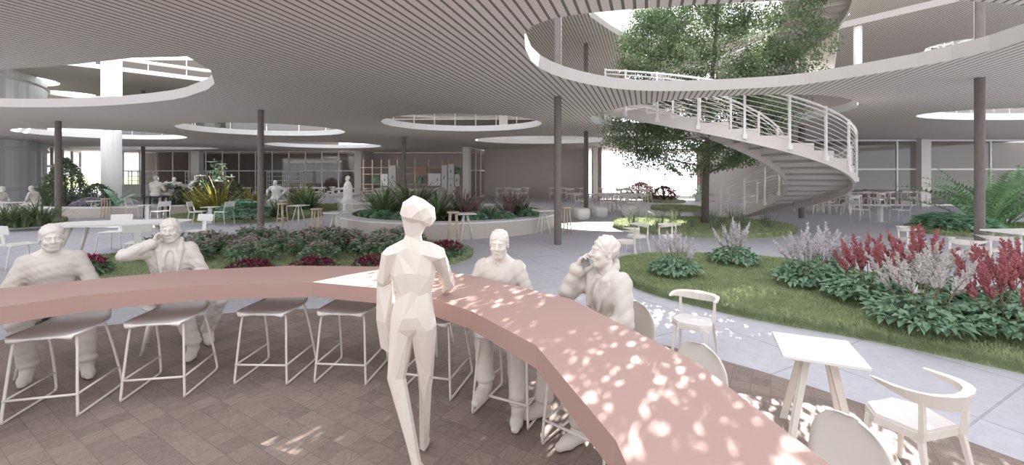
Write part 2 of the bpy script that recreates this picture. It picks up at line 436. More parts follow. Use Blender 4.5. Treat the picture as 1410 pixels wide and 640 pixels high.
def catmull(P, n=5, closed=True):
    out = []; k = len(P)
    for i in range(k if closed else k - 1):
        p0, p1, p2, p3 = [P[(i + d) % k] if closed else P[min(max(i + d, 0), k - 1)] for d in (-1, 0, 1, 2)]
        for j in range(n):
            t = j / n
            out.append(tuple(0.5 * ((2 * p1[c]) + (-p0[c] + p2[c]) * t + (2 * p0[c] - 5 * p1[c] + 4 * p2[c] - p3[c]) * t * t + (-p0[c] + 3 * p1[c] - 3 * p2[c] + p3[c]) * t ** 3) for c in range(len(p1))))
    if not closed: out.append(tuple(P[-1]))
    return out
# ------------------------------------------------------------------ the building
H1 = catmull([(.2, 6.6), (.37, 8.15), (.86, 9.22), (1.65, 10.1), (2.71, 10.84), (3.9, 11.13), (5.1, 11.05), (6.2, 10.75), (7.15, 10.3), (8.0, 9.09), (8.45, 8.1), (8.4, 6.9), (7.7, 5.9), (6.3, 5.4), (4.6, 5.25), (3.28, 5.33), (1.5, 5.62), (.56, 5.95)], 2)
SC = (7.5, 15.95)   # stair centre
H2 = ellipse(SC[0] - .05, SC[1] + .05, 4.42, 4.42, 34)
H3 = catmull([(-6.05, 7.85), (-7.2, 10.2), (-8.65, 11.5), (-10, 12.4), (-12.3, 13.3), (-14.8, 13.8), (-17.1, 13.7), (-17.5, 13.1), (-14.8, 11.0), (-12.4, 9.3), (-10.9, 8.9), (-8.7, 8.4)], 2)
H4 = ellipse(-12.3, 21, 3.8, 3.1, 26)
H5 = ellipse(-2.15, 18.4, 3.45, 3.15, 26)
H6 = ellipse(-22.5, 23.4, 3.7, 3.3, 26)
H7 = ellipse(-14.3, 32.2, 4.2, 3.4, 24)
H8 = ellipse(2.0, 27.3, 4.4, 3.1, 26)
H9 = ellipse(-31, 35.6, 6, 2.2, 24)
H10 = ellipse(19.6, 15.35, 4.6, 1.75, 30)
H13 = ellipse(7.6, 23.0, 2.6, 1.7, 20)
H14 = [(10.5, 27.2), (18.2, 27.2), (18.2, 41), (10.5, 41)]
HB = [(-7, -1.6), (7, -1.6), (7, 4.1), (-7, 4.1)]  # opening over the viewer, out of frame, added to let top light in
HL = [(-13.5, -1), (-13.5, 7.5), (-19.5, 12.5), (-32, 21), (-47, 21), (-47, -1)]; HR = [(11, -1), (33, -1), (33, 22), (29.5, 22), (12, 8.5)]  # side openings beyond the frame, added to bring in more sky light
S1_HOLES = [HB, H1, H2, H3, H4, H5, H6, H7, H8, H9, H10, H13, H14, HL, HR]
OUT1 = [(-48, -12), (34, -12), (34, 46), (-48, 46)]

def slab(name, outer, holes, z0, z1, label):
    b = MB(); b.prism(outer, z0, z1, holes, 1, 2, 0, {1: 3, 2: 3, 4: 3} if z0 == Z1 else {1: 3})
    o = b.build(name, [SLATS, UPFLOOR, RIM, RIM_SHADE]); o['kind'] = 'structure'; o['label'] = label
    return o
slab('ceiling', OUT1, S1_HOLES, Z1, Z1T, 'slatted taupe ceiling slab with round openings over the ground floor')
B2 = [(3.3, 17.8), (2.6, 15), (3.4, 12.8), (5.9, 10.0), (9, 8.8), (13, 8.9), (17, 10.5), (18.2, 13.5), (17.3, 16.1), (15.0, 19.3), (22.5, 29.5), (22, 33), (19.5, 33), (19, 28), (13.2, 20.0), (10, 21.6), (6.3, 21.6), (4.6, 19.6)]
S2_HOLES = [B2,
            [(-27.5, 25.4), (-25.3, 27.3), (-22.2, 30.2), (-18.0, 30.8), (-14, 28), (-11.5, 22), (-14.5, 17.5), (-20, 16.5), (-26, 20)],
            ellipse(-36.8, 35.6, 1.8, 2.0, 20), ellipse(-35.6, 29.4, 3.0, 2.6, 20), [(-9, 29.5), (2.2, 29.5), (3, 36), (-17, 36), (-13.5, 31.5)], [(19.2, 9.2), (34, 9.2), (34, 15.2), (19.2, 15.2)], [(8, 28), (14.5, 28), (14.5, 32.5), (8, 32.5)],  # the polygon openings are out of view, put in to admit sky and sun
            ellipse(28.2, 21.8, 6.4, 2.6, 30)]
slab('ceiling', [(-48, 12.5), (2.9, 12.5), (3.4, 12.0), (5.5, 9.6), (9, 8.4), (44, 8.4), (44, 46), (-48, 46)], S2_HOLES, Z2, Z2T, 'slatted ceiling slab over the first upper floor')
slab('ceiling', [(18, 26.3), (60, 20), (60, 60), (36, 60), (27, 43)], [ellipse(37, 25.6, 5, 2.5, 24)], Z3, Z3T, 'slatted roof slab seen through the largest opening')

# floor
b = MB(); b.prism([(-60, -12), (60, -12), (60, 62), (-60, 62)], -0.06, 0.0)
tag(b.build('floor', STONE), 'blue-grey stone paving laid diagonally', kind='structure')
b = MB(); b.prism(ellipse(-2.3, -.5, 6.78, 6.78, 96), 0.0005, 0.005)
tag(b.build('floor', PARQUET), 'circle of brown end-grain timber tiles under the bar', kind='structure')
b = MB(); b.prism([(-400, 62), (400, 62), (400, 500), (-400, 500)], -0.07, -0.02)
b.prism([(-400, -12), (-60, -12), (-60, 62), (-400, 62)], -0.07, -0.02)
tag(b.build('ground', mat('bright_lawn', (0.42, 0.46, 0.24), 0.9)), 'bright lawn outside the building', kind='structure')
b = MB(); b.prism([(4, 62.1), (90, 62.1), (90, 400), (4, 400)], -0.03, 0.0)
tag(b.build('ground', mat('outdoor_paving', (0.74, 0.72, 0.72), 0.9)), 'sunlit pale paving outside', kind='structure')

# ---- dark timber columns
def column(px, py, r, storeys=2, extra=''):
    x, y = W(px, py)
    for k, (a, bz) in enumerate([(0, Z1), (Z1T, Z2), (Z2T, Z3)][:storeys]):
        m = MB(); n = 16
        prof = [(r * 1.0, 0), (r, bz - a)]
        m.lathe((0, 0, 0), prof, n)
        o = m.build('column', DARKWOOD, ang=.6); o.location = (x, y, a)
        tag(o, extra if k == 0 else extra + ', upper storey', kind='structure')
column(80, 306, .105, 1, 'dark timber column at the grass clump bed on the left')
column(359, 320, .098, 1, 'dark timber column behind the pink flower bed')
column(768, 336.5, .105, 3, 'dark timber column in front of the round planter')
column(807, 293.5, .11, 3, 'dark timber column behind the white poufs')
column(1104, 300.5, .13, 3, 'dark timber column standing under the spiral stair')
column(1349, 360.5, .09, 3, 'thick dark timber column beside the fern bed')
column(197, 274, .13, 2, 'thin dark column by the glazed back wall')
column(556, 286.2, .13, 1, 'dark column inside the round planter bed')
# ---- broad white fluted column
x, y = (-22.35, 23.5)
for a, bz in ((0, Z1 + 4.5), (Z1T + 4.5, 16)):
    m = MB(); n = 56; prof = []
    V = []; r = .44
    for z in (0, bz - a):
        for j in range(n):
            rr = r * (1.0 if j % 4 < 3 else .955); t = 2 * pi * j / n; V.append((rr * cos(t), rr * sin(t), z))
    m.add(V, [(j, (j + 1) % n, n + (j + 1) % n, n + j) for j in range(n)] + [tuple(range(n))[::-1], tuple(range(n, 2 * n))])
    o = m.build('column', COLW); o.location = (x, y, a); tag(o, 'broad white fluted column rising through the round opening', kind='structure')

# ---- walls
def wall(name, p0, p1, z0, z1, m, th=.25, label=None):
    dx, dy = p1[0] - p0[0], p1[1] - p0[1]; L = sqrt(dx * dx + dy * dy)
    b = MB(); b.box((0, 0, (z1 - z0) / 2), (L, th, z1 - z0))
    o = b.build(name, m); o.location = ((p0[0] + p1[0]) / 2, (p0[1] + p1[1]) / 2, z0); o.rotation_euler = (0, 0, atan2(dy, dx))
    tag(o, label, kind='structure'); return o
wn = [0]
def glazing(p0, p1, z0, z1, step, label, transom=None, top=True, fw=.09, glass=GLASS):
    """a framed run of glass: frame object with a pane child"""
    wn[0] += 1
    dx, dy = p1[0] - p0[0], p1[1] - p0[1]; L = sqrt(dx * dx + dy * dy); n = max(1, round(L / step)); H = z1 - z0
    b = MB()
    for i in range(n + 1): b.box((i * L / n - L / 2, 0, H / 2), (fw, fw, H))
    zs = [fw / 2, H - fw / 2] + ([transom - z0] if transom else [])
    for z in zs: b.box((0, 0, z), (L, fw * .8, fw))
    o = b.build('window_%d' % wn[0], METW); o.location = ((p0[0] + p1[0]) / 2, (p0[1] + p1[1]) / 2, z0); o.rotation_euler = (0, 0, atan2(dy, dx))
    tag(o, label, kind='structure')
    g = MB(); g.box((0, 0, H / 2), (L, .012, H)); g.build('pane', glass, o)
    return o
G = .02
glazing((-38.5, 40), (-14.9, 40), 0, Z1 - G, 1.62, 'long glazed back wall with thin white mullions', 2.3)
wall('wall_back', (-38.5, 44.0), (-15.5, 44.0), 0, Z1 - G, WALLD, label='dark room wall behind the glazed back wall')
wall('wall_back', (-36, 43.0), (-32, 43.0), 0, Z1 - G, BRICK, label='brick wall panel behind the glass')
wall('wall_back', (-20, 43.0), (-15.6, 43.0), 0, 3.4, mat('dark_brick_panel', (.2, .15, .135), .8), label='dark panel behind the glass')
for k, (a, bb) in enumerate([((-29.6, 39.6), .8), ((-14.55, 40), .62)]):
    wall('wall_back', (a[0] - bb / 2, a[1]), (a[0] + bb / 2, a[1]), 0, Z1 - G, PIER, .6, 'white pier of the back wall')
# recess with the shelves
wall('wall_back', (-14.2, 43), (2.0, 43), 0, Z1 - G, WALLG, label='taupe wall of the recess behind the shelving')
wall('wall_left', (-14.2, 40.3), (-14.2, 43), 0, Z1 - G, WALLG, label='side wall of the shelving recess')
wall('wall_back', (-3.95, 34), (-3.45, 34), 0, Z1 - G, PIER, .5, 'pale pier beside the glazed corner')
glazing((-3.4, 34.3), (-2.45, 38.3), 0, Z1 - G, 1.4, 'glazed corner return beside the pale pier', 2.3)
wall('wall_back', (-2.4, 37), (6.55, 36), 0, Z1 - G, WALLG, label='plain taupe wall behind two dining groups')
wall('wall_back', (6.6, 34.6), (7.0, 34.6), 0, Z1 - G, PIER, .6, 'pale pier at the bright doorway')
wall('wall_back', (7.15, 35.2), (7.35, 35.2), 0, Z1 - G, BRICK, 1.4, 'red brick jamb left of the bright doorway')
wall('wall_right', (7.45, 36.2), (8.4, 40.5), 0, Z1 - G, mat('pink_render', (.60, .47, .44), .8), .2, 'pinkish wall reveal at the doorway')
wall('wall_back', (14.6, 33), (15.25, 33), 0, Z1 - G, BRICK, .6, 'red brick pier behind the tree')
wall('wall_back', (15.3, 33), (19.8, 33), 0, Z1 - G, PIER, .25, 'pale wall behind the stair foot')
wall('wall_right', (19.9, 27.0), (19.9, 33), 0, Z1 - G, WALLG, .25, 'side wall behind the stair')
glazing((18.4, 26.6), (42, 26.6), 0, Z1 - G, 5.55, 'glazed wall on the right with wide panes', 2.3, fw=.1)
wall('wall_right', (18.4, 29.0), (44, 29.0), 0, Z1 - G, WALLG, label='taupe wall behind the right glazing')
wall('wall_right', (25.5, 26.4), (26.1, 26.4), 0, Z1 - G, PIER, .35, 'pale pier of the right glazed wall')
# left glazed side and frosted drum
glazing((-32.6, 28.2), (-41, 40), 0, Z1 - G, 3.2, 'glazed wall beyond the frosted drum', 2.6, fw=.16)
def drum(z0, z1, label):
    b = MB(); n = 120; V = []; r = 9.0
    for z in (z0, z1):
        for j in range(n):
            t = 2 * pi * j / n; rr = r + (.06 if j % 2 else 0); V.append((rr * cos(t), rr * sin(t), z))
    b.add(V, [(j, (j + 1) % n, n + (j + 1) % n, n + j) for j in range(n)])
    o = b.build('wall_left', FROST); o.location = (-40.5, 24.5, 0); tag(o, label, kind='structure')
    for z in (z0 + 1.05, z1 - .55):
        t = MB(); t.tube([(-40.5 + 9.12 * cos(a), 24.5 + 9.12 * sin(a), z) for a in np.linspace(-2.2, 1.6, 50)], .09, 6)
        tag(t.build('trim_%d' % (wn[0] + int(z * 10)), METW), 'white rail round the frosted drum', kind='structure')
drum(0, Z1 - G, 'ribbed frosted glass drum wall on the left')
drum(Z1T + G, Z2 - G, 'ribbed frosted glass drum wall, upper floor')
# upper storey
glazing((-13.2, 40), (10.2, 40), Z1T + 1.05, Z2 - G, 1.9, 'glazed wall of the first upper floor', 7.2)
wall('wall_back', (-13.2, 40), (10.2, 40), Z1T + G, Z1T + 1.03, WHITE, .3, 'white parapet under the upper glazing')
wall('wall_back', (-13.2, 43.5), (10.2, 43.5), Z1T + G, Z2 - G, WALLG, .3, 'taupe room wall behind the upper glazing')
wall('wall_back', (-1.2, 39.6), (-.4, 39.6), Z1T + G, Z2 - G, PIER, .4, 'white pier of the upper floor')
wall('wall_back', (-40, 41.5), (-24, 41.5), Z1T + G, Z2 - G, mat('grey_panel', (.34, .31, .295), .7, .1, 1.5), .3, 'grey panel wall of the upper floor')
wall('wall_back', (-24, 41.5), (-17, 41.5), Z1T + G, Z2 - G, WALLG, .3, 'taupe wall of the upper floor')
wall('wall_right', (20, 36), (50, 30), Z1T + G, Z2 - G, WALLG, .3, 'taupe wall of the upper floor on the right')

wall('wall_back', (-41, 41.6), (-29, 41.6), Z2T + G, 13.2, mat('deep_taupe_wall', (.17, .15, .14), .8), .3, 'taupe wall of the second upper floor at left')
# ---- balustrades along the openings
def balustrade(path, z, step, label, n_cab=5, h=1.25, post=.035, glassy=False):
    """posts, handrail and cables (or glass) along a path of (x, y)"""
    d = [0.0]
    for i in range(1, len(path)): d.append(d[-1] + math.dist(path[i - 1], path[i]))
    t = thing('glass_balustrade' if glassy else 'cable_railing', label, 'railing', (*path[0], z))
    L = d[-1]; n = max(1, int(L / step))
    def at(s):
        for i in range(1, len(d)):
            if d[i] >= s - 1e-9:
                k = (s - d[i - 1]) / max(1e-9, d[i] - d[i - 1]); return (path[i - 1][0] + (path[i][0] - path[i - 1][0]) * k, path[i - 1][1] + (path[i][1] - path[i - 1][1]) * k)
        return path[-1]
    ox, oy = path[0]
    for i in range(n + 1):
        x, y = at(L * i / n); b = MB(); b.box((x - ox, y - oy, h / 2), (post, post, h)); b.build('post', RAILM, t)
    b = MB(); b.tube([(x - ox, y - oy, h) for x, y in path], .028, 6); b.build('handrail', RAILM, t)
    if glassy:
        b = MB(); V = []; Fs = []
        for i, (x, y) in enumerate(path): V += [(x - ox, y - oy, .05), (x - ox, y - oy, h - .08)]
        for i in range(len(path) - 1): Fs.append((2 * i, 2 * i + 2, 2 * i + 3, 2 * i + 1))
        b.add(V, Fs); b.build('glass_panel', RGLASS, t)
    else:
        for k in range(n_cab):
            b = MB(); b.tube([(x - ox, y - oy, h * (k + 1) / (n_cab + 1)) for x, y in path], .008, 4); b.build('cable', RAILM, t)
    return t
def arc(cx, cy, r, a0, a1, n=24):
    return [(cx + r * cos(a), cy + r * sin(a)) for a in np.linspace(a0, a1, n)]
balustrade(arc(SC[0], SC[1], 4.6, radians(78), radians(172), 22), Z1T, 1.3, 'white cable railing round the tree opening on the upper floor', 5)
def shifted(poly, s, cx, cy): return [(cx + (x - cx) * s, cy + (y - cy) * s) for x, y in poly]
e10 = [(19.6 + 4.9 * cos(a), 15.35 + 1.95 * sin(a)) for a in np.linspace(radians(5), radians(175), 26)]
balustrade(e10, Z1T, 1.5, 'glass balustrade behind the bright opening far right', glassy=True)
e12 = [(28.2 + 6.7 * cos(a), 21.8 + 2.9 * sin(a)) for a in np.linspace(radians(5), radians(175), 26)]
balustrade(e12, Z2T, 2.0, 'glass balustrade on the second upper floor at far right', glassy=True)
balustrade([(-27.6, 25.7), (-25.3, 27.6), (-22.2, 30.5), (-18.0, 31.1), (-14, 28.3)], Z2T, 2.0, 'railing along the upper slab edge behind the fluted column', 0)
balustrade([(-12.3 + 4.0 * cos(a), 21 + 3.3 * sin(a)) for a in np.linspace(radians(10), radians(170), 20)], Z1T, 1.5, 'glass balustrade round the oval opening left of centre', glassy=True)
balustrade([(-22.5 + 3.95 * cos(a), 23.4 + 3.5 * sin(a)) for a in np.linspace(radians(10), radians(165), 20)], Z1T, 1.5, 'glass balustrade round the opening of the fluted column', glassy=True)
b = MB(); b.tube([(-27.6, 25.7, Z2T + .55), (-25.3, 27.6, Z2T + .55), (-22.2, 30.5, Z2T + .55), (-18.0, 31.1, Z2T + .55)], .11, 8)
tag(b.build('trim_90', WHITE), 'thick white rail along the upper slab edge at left', kind='structure')
b = MB(); b.lathe((0, 0, 0), [(.16, 0), (.16, Z2 - Z1T - .02)], 16)
o = b.build('column', WHITE, ang=.6); o.location = (15.6, 19.0, Z1T + .01); tag(o, 'slim white post under the upper slab edge', kind='structure')
# ------------------------------------------------------------------ spiral stair
TH0, TH1 = radians(60), radians(-172); UPROT = radians(84)
def stair_z(th, zb, zt):
    return zb + (zt - zb) * (TH0 - th) / (TH0 - TH1)
def spiral(zb, zt, label, TH0=TH0, TH1=TH1):
    N = 22; Ri, Ro = 2.45, 4.2
    t = thing('spiral_staircase', label, 'staircase', (SC[0], SC[1], zb))
    H = zt - zb; dth = (TH1 - TH0) / N; rise = H / N
    for i in range(N):                       # each tread a slab with riser
        a0, a1 = TH0 + dth * i, TH0 + dth * (i + 1) + dth * .06; ztop = rise * (i + 1)
        b = MB(); V = []; K = 4
        th_ = .075
        for k in range(K + 1):
            a = a0 + (a1 - a0) * k / K
            for r in (Ri, Ro):
                for z in (ztop - th_ - (rise * .0), ztop): V.append((r * cos(a), r * sin(a), z))
        Fs = []
        for k in range(K):
            o = 4 * k; p = o + 4
            Fs += [(o + 1, o + 3, p + 3, p + 1), (o, p, p + 2, o + 2), (o, o + 1, p + 1, p), (o + 2, p + 2, p + 3, o + 3)]
        Fs += [(0, 2, 3, 1), (4 * K, 4 * K + 1, 4 * K + 3, 4 * K + 2)]
        b.add(V, Fs)
        # riser under the front edge of the tread
        V = []
        for a in (a0, a0 + dth * .06):
            for r in (Ri, Ro):
                for z in (ztop - rise - .07, ztop - .02): V.append((r * cos(a), r * sin(a), z))
        b.add(V, [(0, 1, 3, 2), (4, 6, 7, 5), (0, 4, 5, 1), (2, 3, 7, 6), (1, 5, 7, 3), (0, 2, 6, 4)])
        b.build('tread', TREADM, t)
    for r0, r1 in ((Ri - .06, Ri), (Ro, Ro + .07)):   # stringers: stepped top, smooth soffit
        b = MB(); V = []; Fs = []; n = 0
        for i in range(N):
            a0, a1 = TH0 + dth * i, TH0 + dth * (i + 1); ztop = rise * (i + 1) + .02
            for k in range(4):
                b0, b1 = a0 + (a1 - a0) * k / 4, a0 + (a1 - a0) * (k + 1) / 4
                z0, z1_ = max(.0, rise * (i + k / 4) - .25), max(.0, rise * (i + (k + 1) / 4) - .25)
                for a, zl in ((b0, z0), (b1, z1_)):
                    for r in (r0, r1):
                        V += [(r * cos(a), r * sin(a), zl), (r * cos(a), r * sin(a), ztop)]
                o = n
                Fs += [(o, o + 1, o + 5, o + 4), (o + 2, o + 6, o + 7, o + 3), (o + 1, o + 3, o + 7, o + 5), (o, o + 4, o + 6, o + 2)]
                if k == 0: Fs.append((o, o + 2, o + 3, o + 1))
                if k == 3: Fs.append((o + 4, o + 5, o + 7, o + 6))
                n += 8
        b.add(V, Fs); b.build('stringer', STAIRM, t)
    # soffit skin between stringers near the front flight is left open: the treads show from below
    def hel(r, dz, n=60): return [(r * cos(a), r * sin(a), (a - TH0) / (TH1 - TH0) * H + dz) for a in np.linspace(TH0 + dth * .5, TH1 - dth * .5, n)]
    hh = 1.32
    for r, every in ((Ro + .10, 1.5), (Ri - .09, 2.2)):
        n = int(N / every)
        for i in range(n + 1):
            a = TH0 + dth * .5 + (TH1 - TH0 - dth) * i / n; z = (a - TH0) / (TH1 - TH0) * H
            b = MB(); b.box((r * cos(a), r * sin(a), z + hh / 2 - .06), (.055, .055, hh + .22), a); b.box((r * cos(a), r * sin(a), z - .1), (.11, .11, .14), a)
            b.build('post', RAILM, t)
        b = MB(); b.tube(hel(r, hh), .032, 8); b.build('handrail', RAILM, t)
        b = MB(); b.tube(hel(r, hh - .13), .02, 6); b.build('handrail', RAILM, t)
        for k in range(8):
            b = MB(); b.tube(hel(r, .12 + k * .135), .0085, 4); b.build('cable', RAILM, t)
    return t
spiral(0.0, Z1T, 'pale spiral staircase curling round the tree from the stone floor')
spiral(Z1T, Z2T, 'upper flight of the pale spiral staircase, top right of the tree crown', TH0 + UPROT, TH1 + UPROT)

# ------------------------------------------------------------------ furniture
def shell_surface(prof, th=.018, nx=9, round_front=.03):
    """prof: list of (y, z, halfwidth); returns MB of a thick shell"""
    P = catmull(prof, 4, closed=False); b = MB(); V = []; k = len(P)
    nrm = []
    for i in range(k):
        y0, z0 = P[max(i - 1, 0)][:2]; y1, z1 = P[min(i + 1, k - 1)][:2]; l = math.hypot(y1 - y0, z1 - z0) or 1
        nrm.append((-(z1 - z0) / l * -1, (y1 - y0) / l * -1))
    for side in (0, 1):
        for i, (y, z, w) in enumerate(P):
            w = max(w, .004)
            for j in range(nx):
                u = -1 + 2 * j / (nx - 1); cup = .02 * (abs(u) ** 3)
                n = nrm[i]; off = -th * side
                V.append((u * w, y + n[0] * (off + cup * 1.0), z + n[1] * (off + cup)))
    Fs = []; o = k * nx
    for i in range(k - 1):
        for j in range(nx - 1):
            a = i * nx + j; Fs.append((a, a + 1, a + nx + 1, a + nx)); Fs.append((o + a, o + a + nx, o + a + nx + 1, o + a + 1))
        a = i * nx; Fs.append((a, a + nx, o + a + nx, o + a)); a = i * nx + nx - 1; Fs.append((a, o + a, o + a + nx, a + nx))
    for j in range(nx - 1):
        Fs.append((j, o + j, o + j + 1, j + 1)); a = (k - 1) * nx + j; Fs.append((a, a + 1, o + a + 1, o + a))
    b.add(V, Fs); return b

def make_sled_stool():
    t = thing('bar_stool', 'x', 'bar stool')
    prof = [(.235, .650, .19), (.25, .664, .225), (.20, .668, .25), (.02, .664, .255), (-.12, .666, .245), (-.19, .69, .225), (-.225, .75, .20), (-.235, .81, .15), (-.237, .835, .07)]
    shell_surface(prof, .016, 11).build('seat', STOOLS, t, smooth=True)
    for s in (-1, 1):
        b = MB()
        path = [(s * .12, .17, .648), (s * .19, .19, .645), (s * .215, .205, .60), (s * .235, .235, .3), (s * .25, .255, .05), (s * .25, .25, .018), (s * .25, .215, .011), (s * .255, -.22, .011), (s * .255, -.268, .02), (s * .254, -.28, .06), (s * .235, -.215, .35), (s * .215, -.135, .62), (s * .19, -.12, .645), (s * .12, -.11, .648)]
        b.tube(catmull(path, 3, closed=False), .0105, 8); b.build('sled_leg', STOOLW, t, smooth=True)
        b = MB(); b.tube([(s * .243, .243, .185), (s * .246, -.247, .185)], .009, 8); b.build('side_rail', STOOLW, t, smooth=True)
    b = MB(); b.tube([(-.25, .25, .185), (.25, .25, .185)], .010, 8); b.build('footrest', STOOLW, t, smooth=True)
    return t
def make_shell_chair():
    t = thing('shell_chair', 'x', 'chair')
    prof = [(.225, .482, .17), (.235, .495, .20), (.18, .50, .235), (0, .49, .24), (-.13, .492, .23), (-.185, .53, .225), (-.21, .62, .235), (-.225, .72, .225), (-.235, .80, .175), (-.238, .845, .11), (-.239, .862, .03)]
    shell_surface(prof, .016, 11).build('seat', SHELLB, t, smooth=True)
    for sx in (-1, 1):
        for sy in (-1, 1):
            b = MB(); b.tube([(sx * .15, sy * .13, .485), (sx * .235, sy * .22, 0)], [.022, .015], 8); b.build('leg', CHAIRW, t, smooth=True)
    b = MB(); b.box((0, 0, .475), (.34, .30, .025)); b.build('seat_frame', CHAIRW, t)
    return t
def make_arm_chair():
    """round-backed chair with a C-shaped top rail"""
    t = thing('round_back_chair', 'x', 'chair')
    hexa = [(-.15, .25), (.15, .25), (.265, .10), (.20, -.19), (-.20, -.19), (-.265, .10)]
    b = MB(); b.prism(hexa, .455, .515); b.build('seat_frame', CHAIRW, t)
    b = MB(); b.prism([(x * .95, y * .95) for x, y in hexa], .516, .535); b.build('seat_pad', SEATP, t)
    for s in (-1, 1):
        b = MB(); b.tube([(s * .19, .19, .47), (s * .225, .235, 0)], [.026, .018], 4); b.build('leg', CHAIRW, t)
        b = MB(); b.tube([(s * .255, -.285, 0), (s * .215, -.20, .47), (s * .225, -.215, .56), (s * .235, -.215, .81)], [.017, .027, .027, .02], 4); b.build('leg', CHAIRW, t)
    b = MB(); V = []; A = [(-.285, .10, .835, .008), (-.29, -.02, .825, .024), (-.275, -.14, .815, .040), (-.19, -.25, .80, .058), (0, -.30, .79, .066), (.19, -.25, .80, .058), (.275, -.14, .815, .040), (.29, -.02, .825, .024), (.285, .10, .835, .008)]
    A = catmull(A, 2, closed=False)
    for x, y, z, h in A:
        l = math.hypot(x, y + .02) or 1; nx_, ny_ = x / l, (y + .02) / l; w = .012 + h * .25
        V += [(x - nx_ * w, y - ny_ * w, z + h * .8), (x + nx_ * w * 1.7, y + ny_ * w * 1.7, z + h), (x + nx_ * w * .6, y + ny_ * w * .6, z - h * .9), (x - nx_ * w * .6, y - ny_ * w * .6, z - h * .7)]
    Fs = []
    for i in range(len(A) - 1):
        for j in range(4): Fs.append((4 * i + j, 4 * i + 4 + j, 4 * i + 4 + (j + 1) % 4, 4 * i + (j + 1) % 4))
    Fs += [(0, 1, 2, 3), tuple(4 * (len(A) - 1) + j for j in (3, 2, 1, 0))]
    b.add(V, Fs); b.build('backrest', CHAIRW, t)
    return t
def make_flat_chair():
    t = thing('metal_garden_chair', 'x', 'chair')
    b = MB(); b.box((0, .02, .505), (.46, .44, .022), bev=.006); b.build('seat', METW, t)
    b = MB(); Mx = Matrix.Rotation(radians(-12), 3, 'X').to_4x4()
    b.box((0, -.265, .81), (.44, .014, .21), M=Matrix.Rotation(radians(12), 3, 'X'), bev=.004); b.build('backrest', METW, t)
    for s in (-1, 1):
        b = MB(); b.tube([(s * .215, .23, .50), (s * .22, .26, 0)], .014, 6); b.build('leg', METW, t, smooth=True)
        b = MB(); b.tube([(s * .22, -.27, 0), (s * .215, -.19, .50), (s * .213, -.288, .90)], .014, 6); b.build('leg', METW, t, smooth=True)
        b = MB(); b.tube([(s * .215, -.2, .53), (s * .215, .22, .53)], .008, 5); b.build('side_rail', METW, t)
    return t
def make_bent_chair():
    """white chair with a bent tubular frame, panel back"""
    t = thing('panel_back_chair', 'x', 'chair')
    b = MB(); b.box((0, .02, .50), (.5, .46, .03), bev=.012); b.build('seat', METW, t)
    b = MB(); b.box((0, -.25, .83), (.5, .02, .19), M=Matrix.Rotation(radians(10), 3, 'X'), bev=.006); b.build('backrest', METW, t)
    b = MB(); b.box((0, -.225, .64), (.12, .02, .26), M=Matrix.Rotation(radians(8), 3, 'X')); b.build('back_post', METW, t)
    for s in (-1, 1):
        b = MB(); b.tube(catmull([(s * .19, .20, .485), (s * .215, .235, .47), (s * .235, .26, .38), (s * .27, .30, 0)], 3, False), .015, 6); b.build('leg', METW, t, smooth=True)
        b = MB(); b.tube(catmull([(s * .19, -.17, .485), (s * .215, -.205, .47), (s * .235, -.24, .38), (s * .27, -.30, 0)], 3, False), .015, 6); b.build('leg', METW, t, smooth=True)
    return t
def make_tall_stool():
    t = thing('wooden_stool', 'x', 'stool')
    b = MB(); b.lathe((0, 0, .86), [(.17, 0), (.185, .01), (.185, .035), (.17, .045)], 20); b.build('seat', OAK, t, ang=.5)
    for i in range(4):
        a = pi / 4 + i * pi / 2; b = MB(); b.tube([(.125 * cos(a), .125 * sin(a), .865), (.20 * cos(a), .20 * sin(a), 0)], [.022, .017], 8); b.build('leg', OAK, t, smooth=True)
    for i in range(4):
        a, c = pi / 4 + i * pi / 2, pi / 4 + (i + 1) * pi / 2; z = .30 + .05 * (i % 2); r = .172
        b = MB(); b.tube([(r * cos(a), r * sin(a), z), (r * cos(c), r * sin(c), z)], .011, 6); b.build('stretcher', OAK, t)
    return t
def make_trestle_table(h=.80, w=.56, square=True, leg=METW):
    def f():
        t = thing('side_table', 'x', 'table')
        b = MB()
        if square: b.box((0, 0, h - .015), (w, w, .03), bev=.004)
        else: b.lathe((0, 0, h - .03), [(w / 2 - .01, 0), (w / 2, .01), (w / 2, .025), (w / 2 - .01, .03)], 28)
        b.build('tabletop', WHITE, t)
        for i in range(4):
            a = pi / 4 + i * pi / 2; b = MB(); b.tube([(.07 * cos(a), .07 * sin(a), h - .03), (w * .47 * cos(a), w * .47 * sin(a), 0)], [.02, .015], 6); b.build('leg', leg, t, smooth=True)
        return t
    return f
def make_square_cafe_table():
    t = thing('cafe_table', 'x', 'table'); h = .665; w = .52
    b = MB(); b.box((0, 0, h - .012), (w, w, .024), bev=.003); b.build('tabletop', WHITE, t)
    for sx in (-1, 1):
        for sy in (-1, 1):
            b = MB()
            V0 = Vector((sx * .07, sy * .055, h - .024)); V1 = Vector((sx * .19, sy * .17, 0))
            b.tube([V0, V1], [.032, .024], 4, sq=1.0)
            b.tube([V0 + Vector((sx * .022, -sy * .012, 0)), V1 + Vector((sx * .02, -sy * .012, 0))], [.016, .012], 4)
            b.build('leg', CHAIRW, t)
    return t
def make_pedestal_table():
    t = thing('pedestal_table', 'x', 'table')
    b = MB(); b.box((0, 0, .655), (.52, .52, .02), bev=.004); b.build('tabletop', METW, t)
    b = MB(); b.box((0, 0, .325), (.14, .14, .64)); b.build('leg', METW, t)
    b = MB(); b.box((0, 0, .006), (.36, .36, .012)); b.build('base_plate', METW, t)
    return t
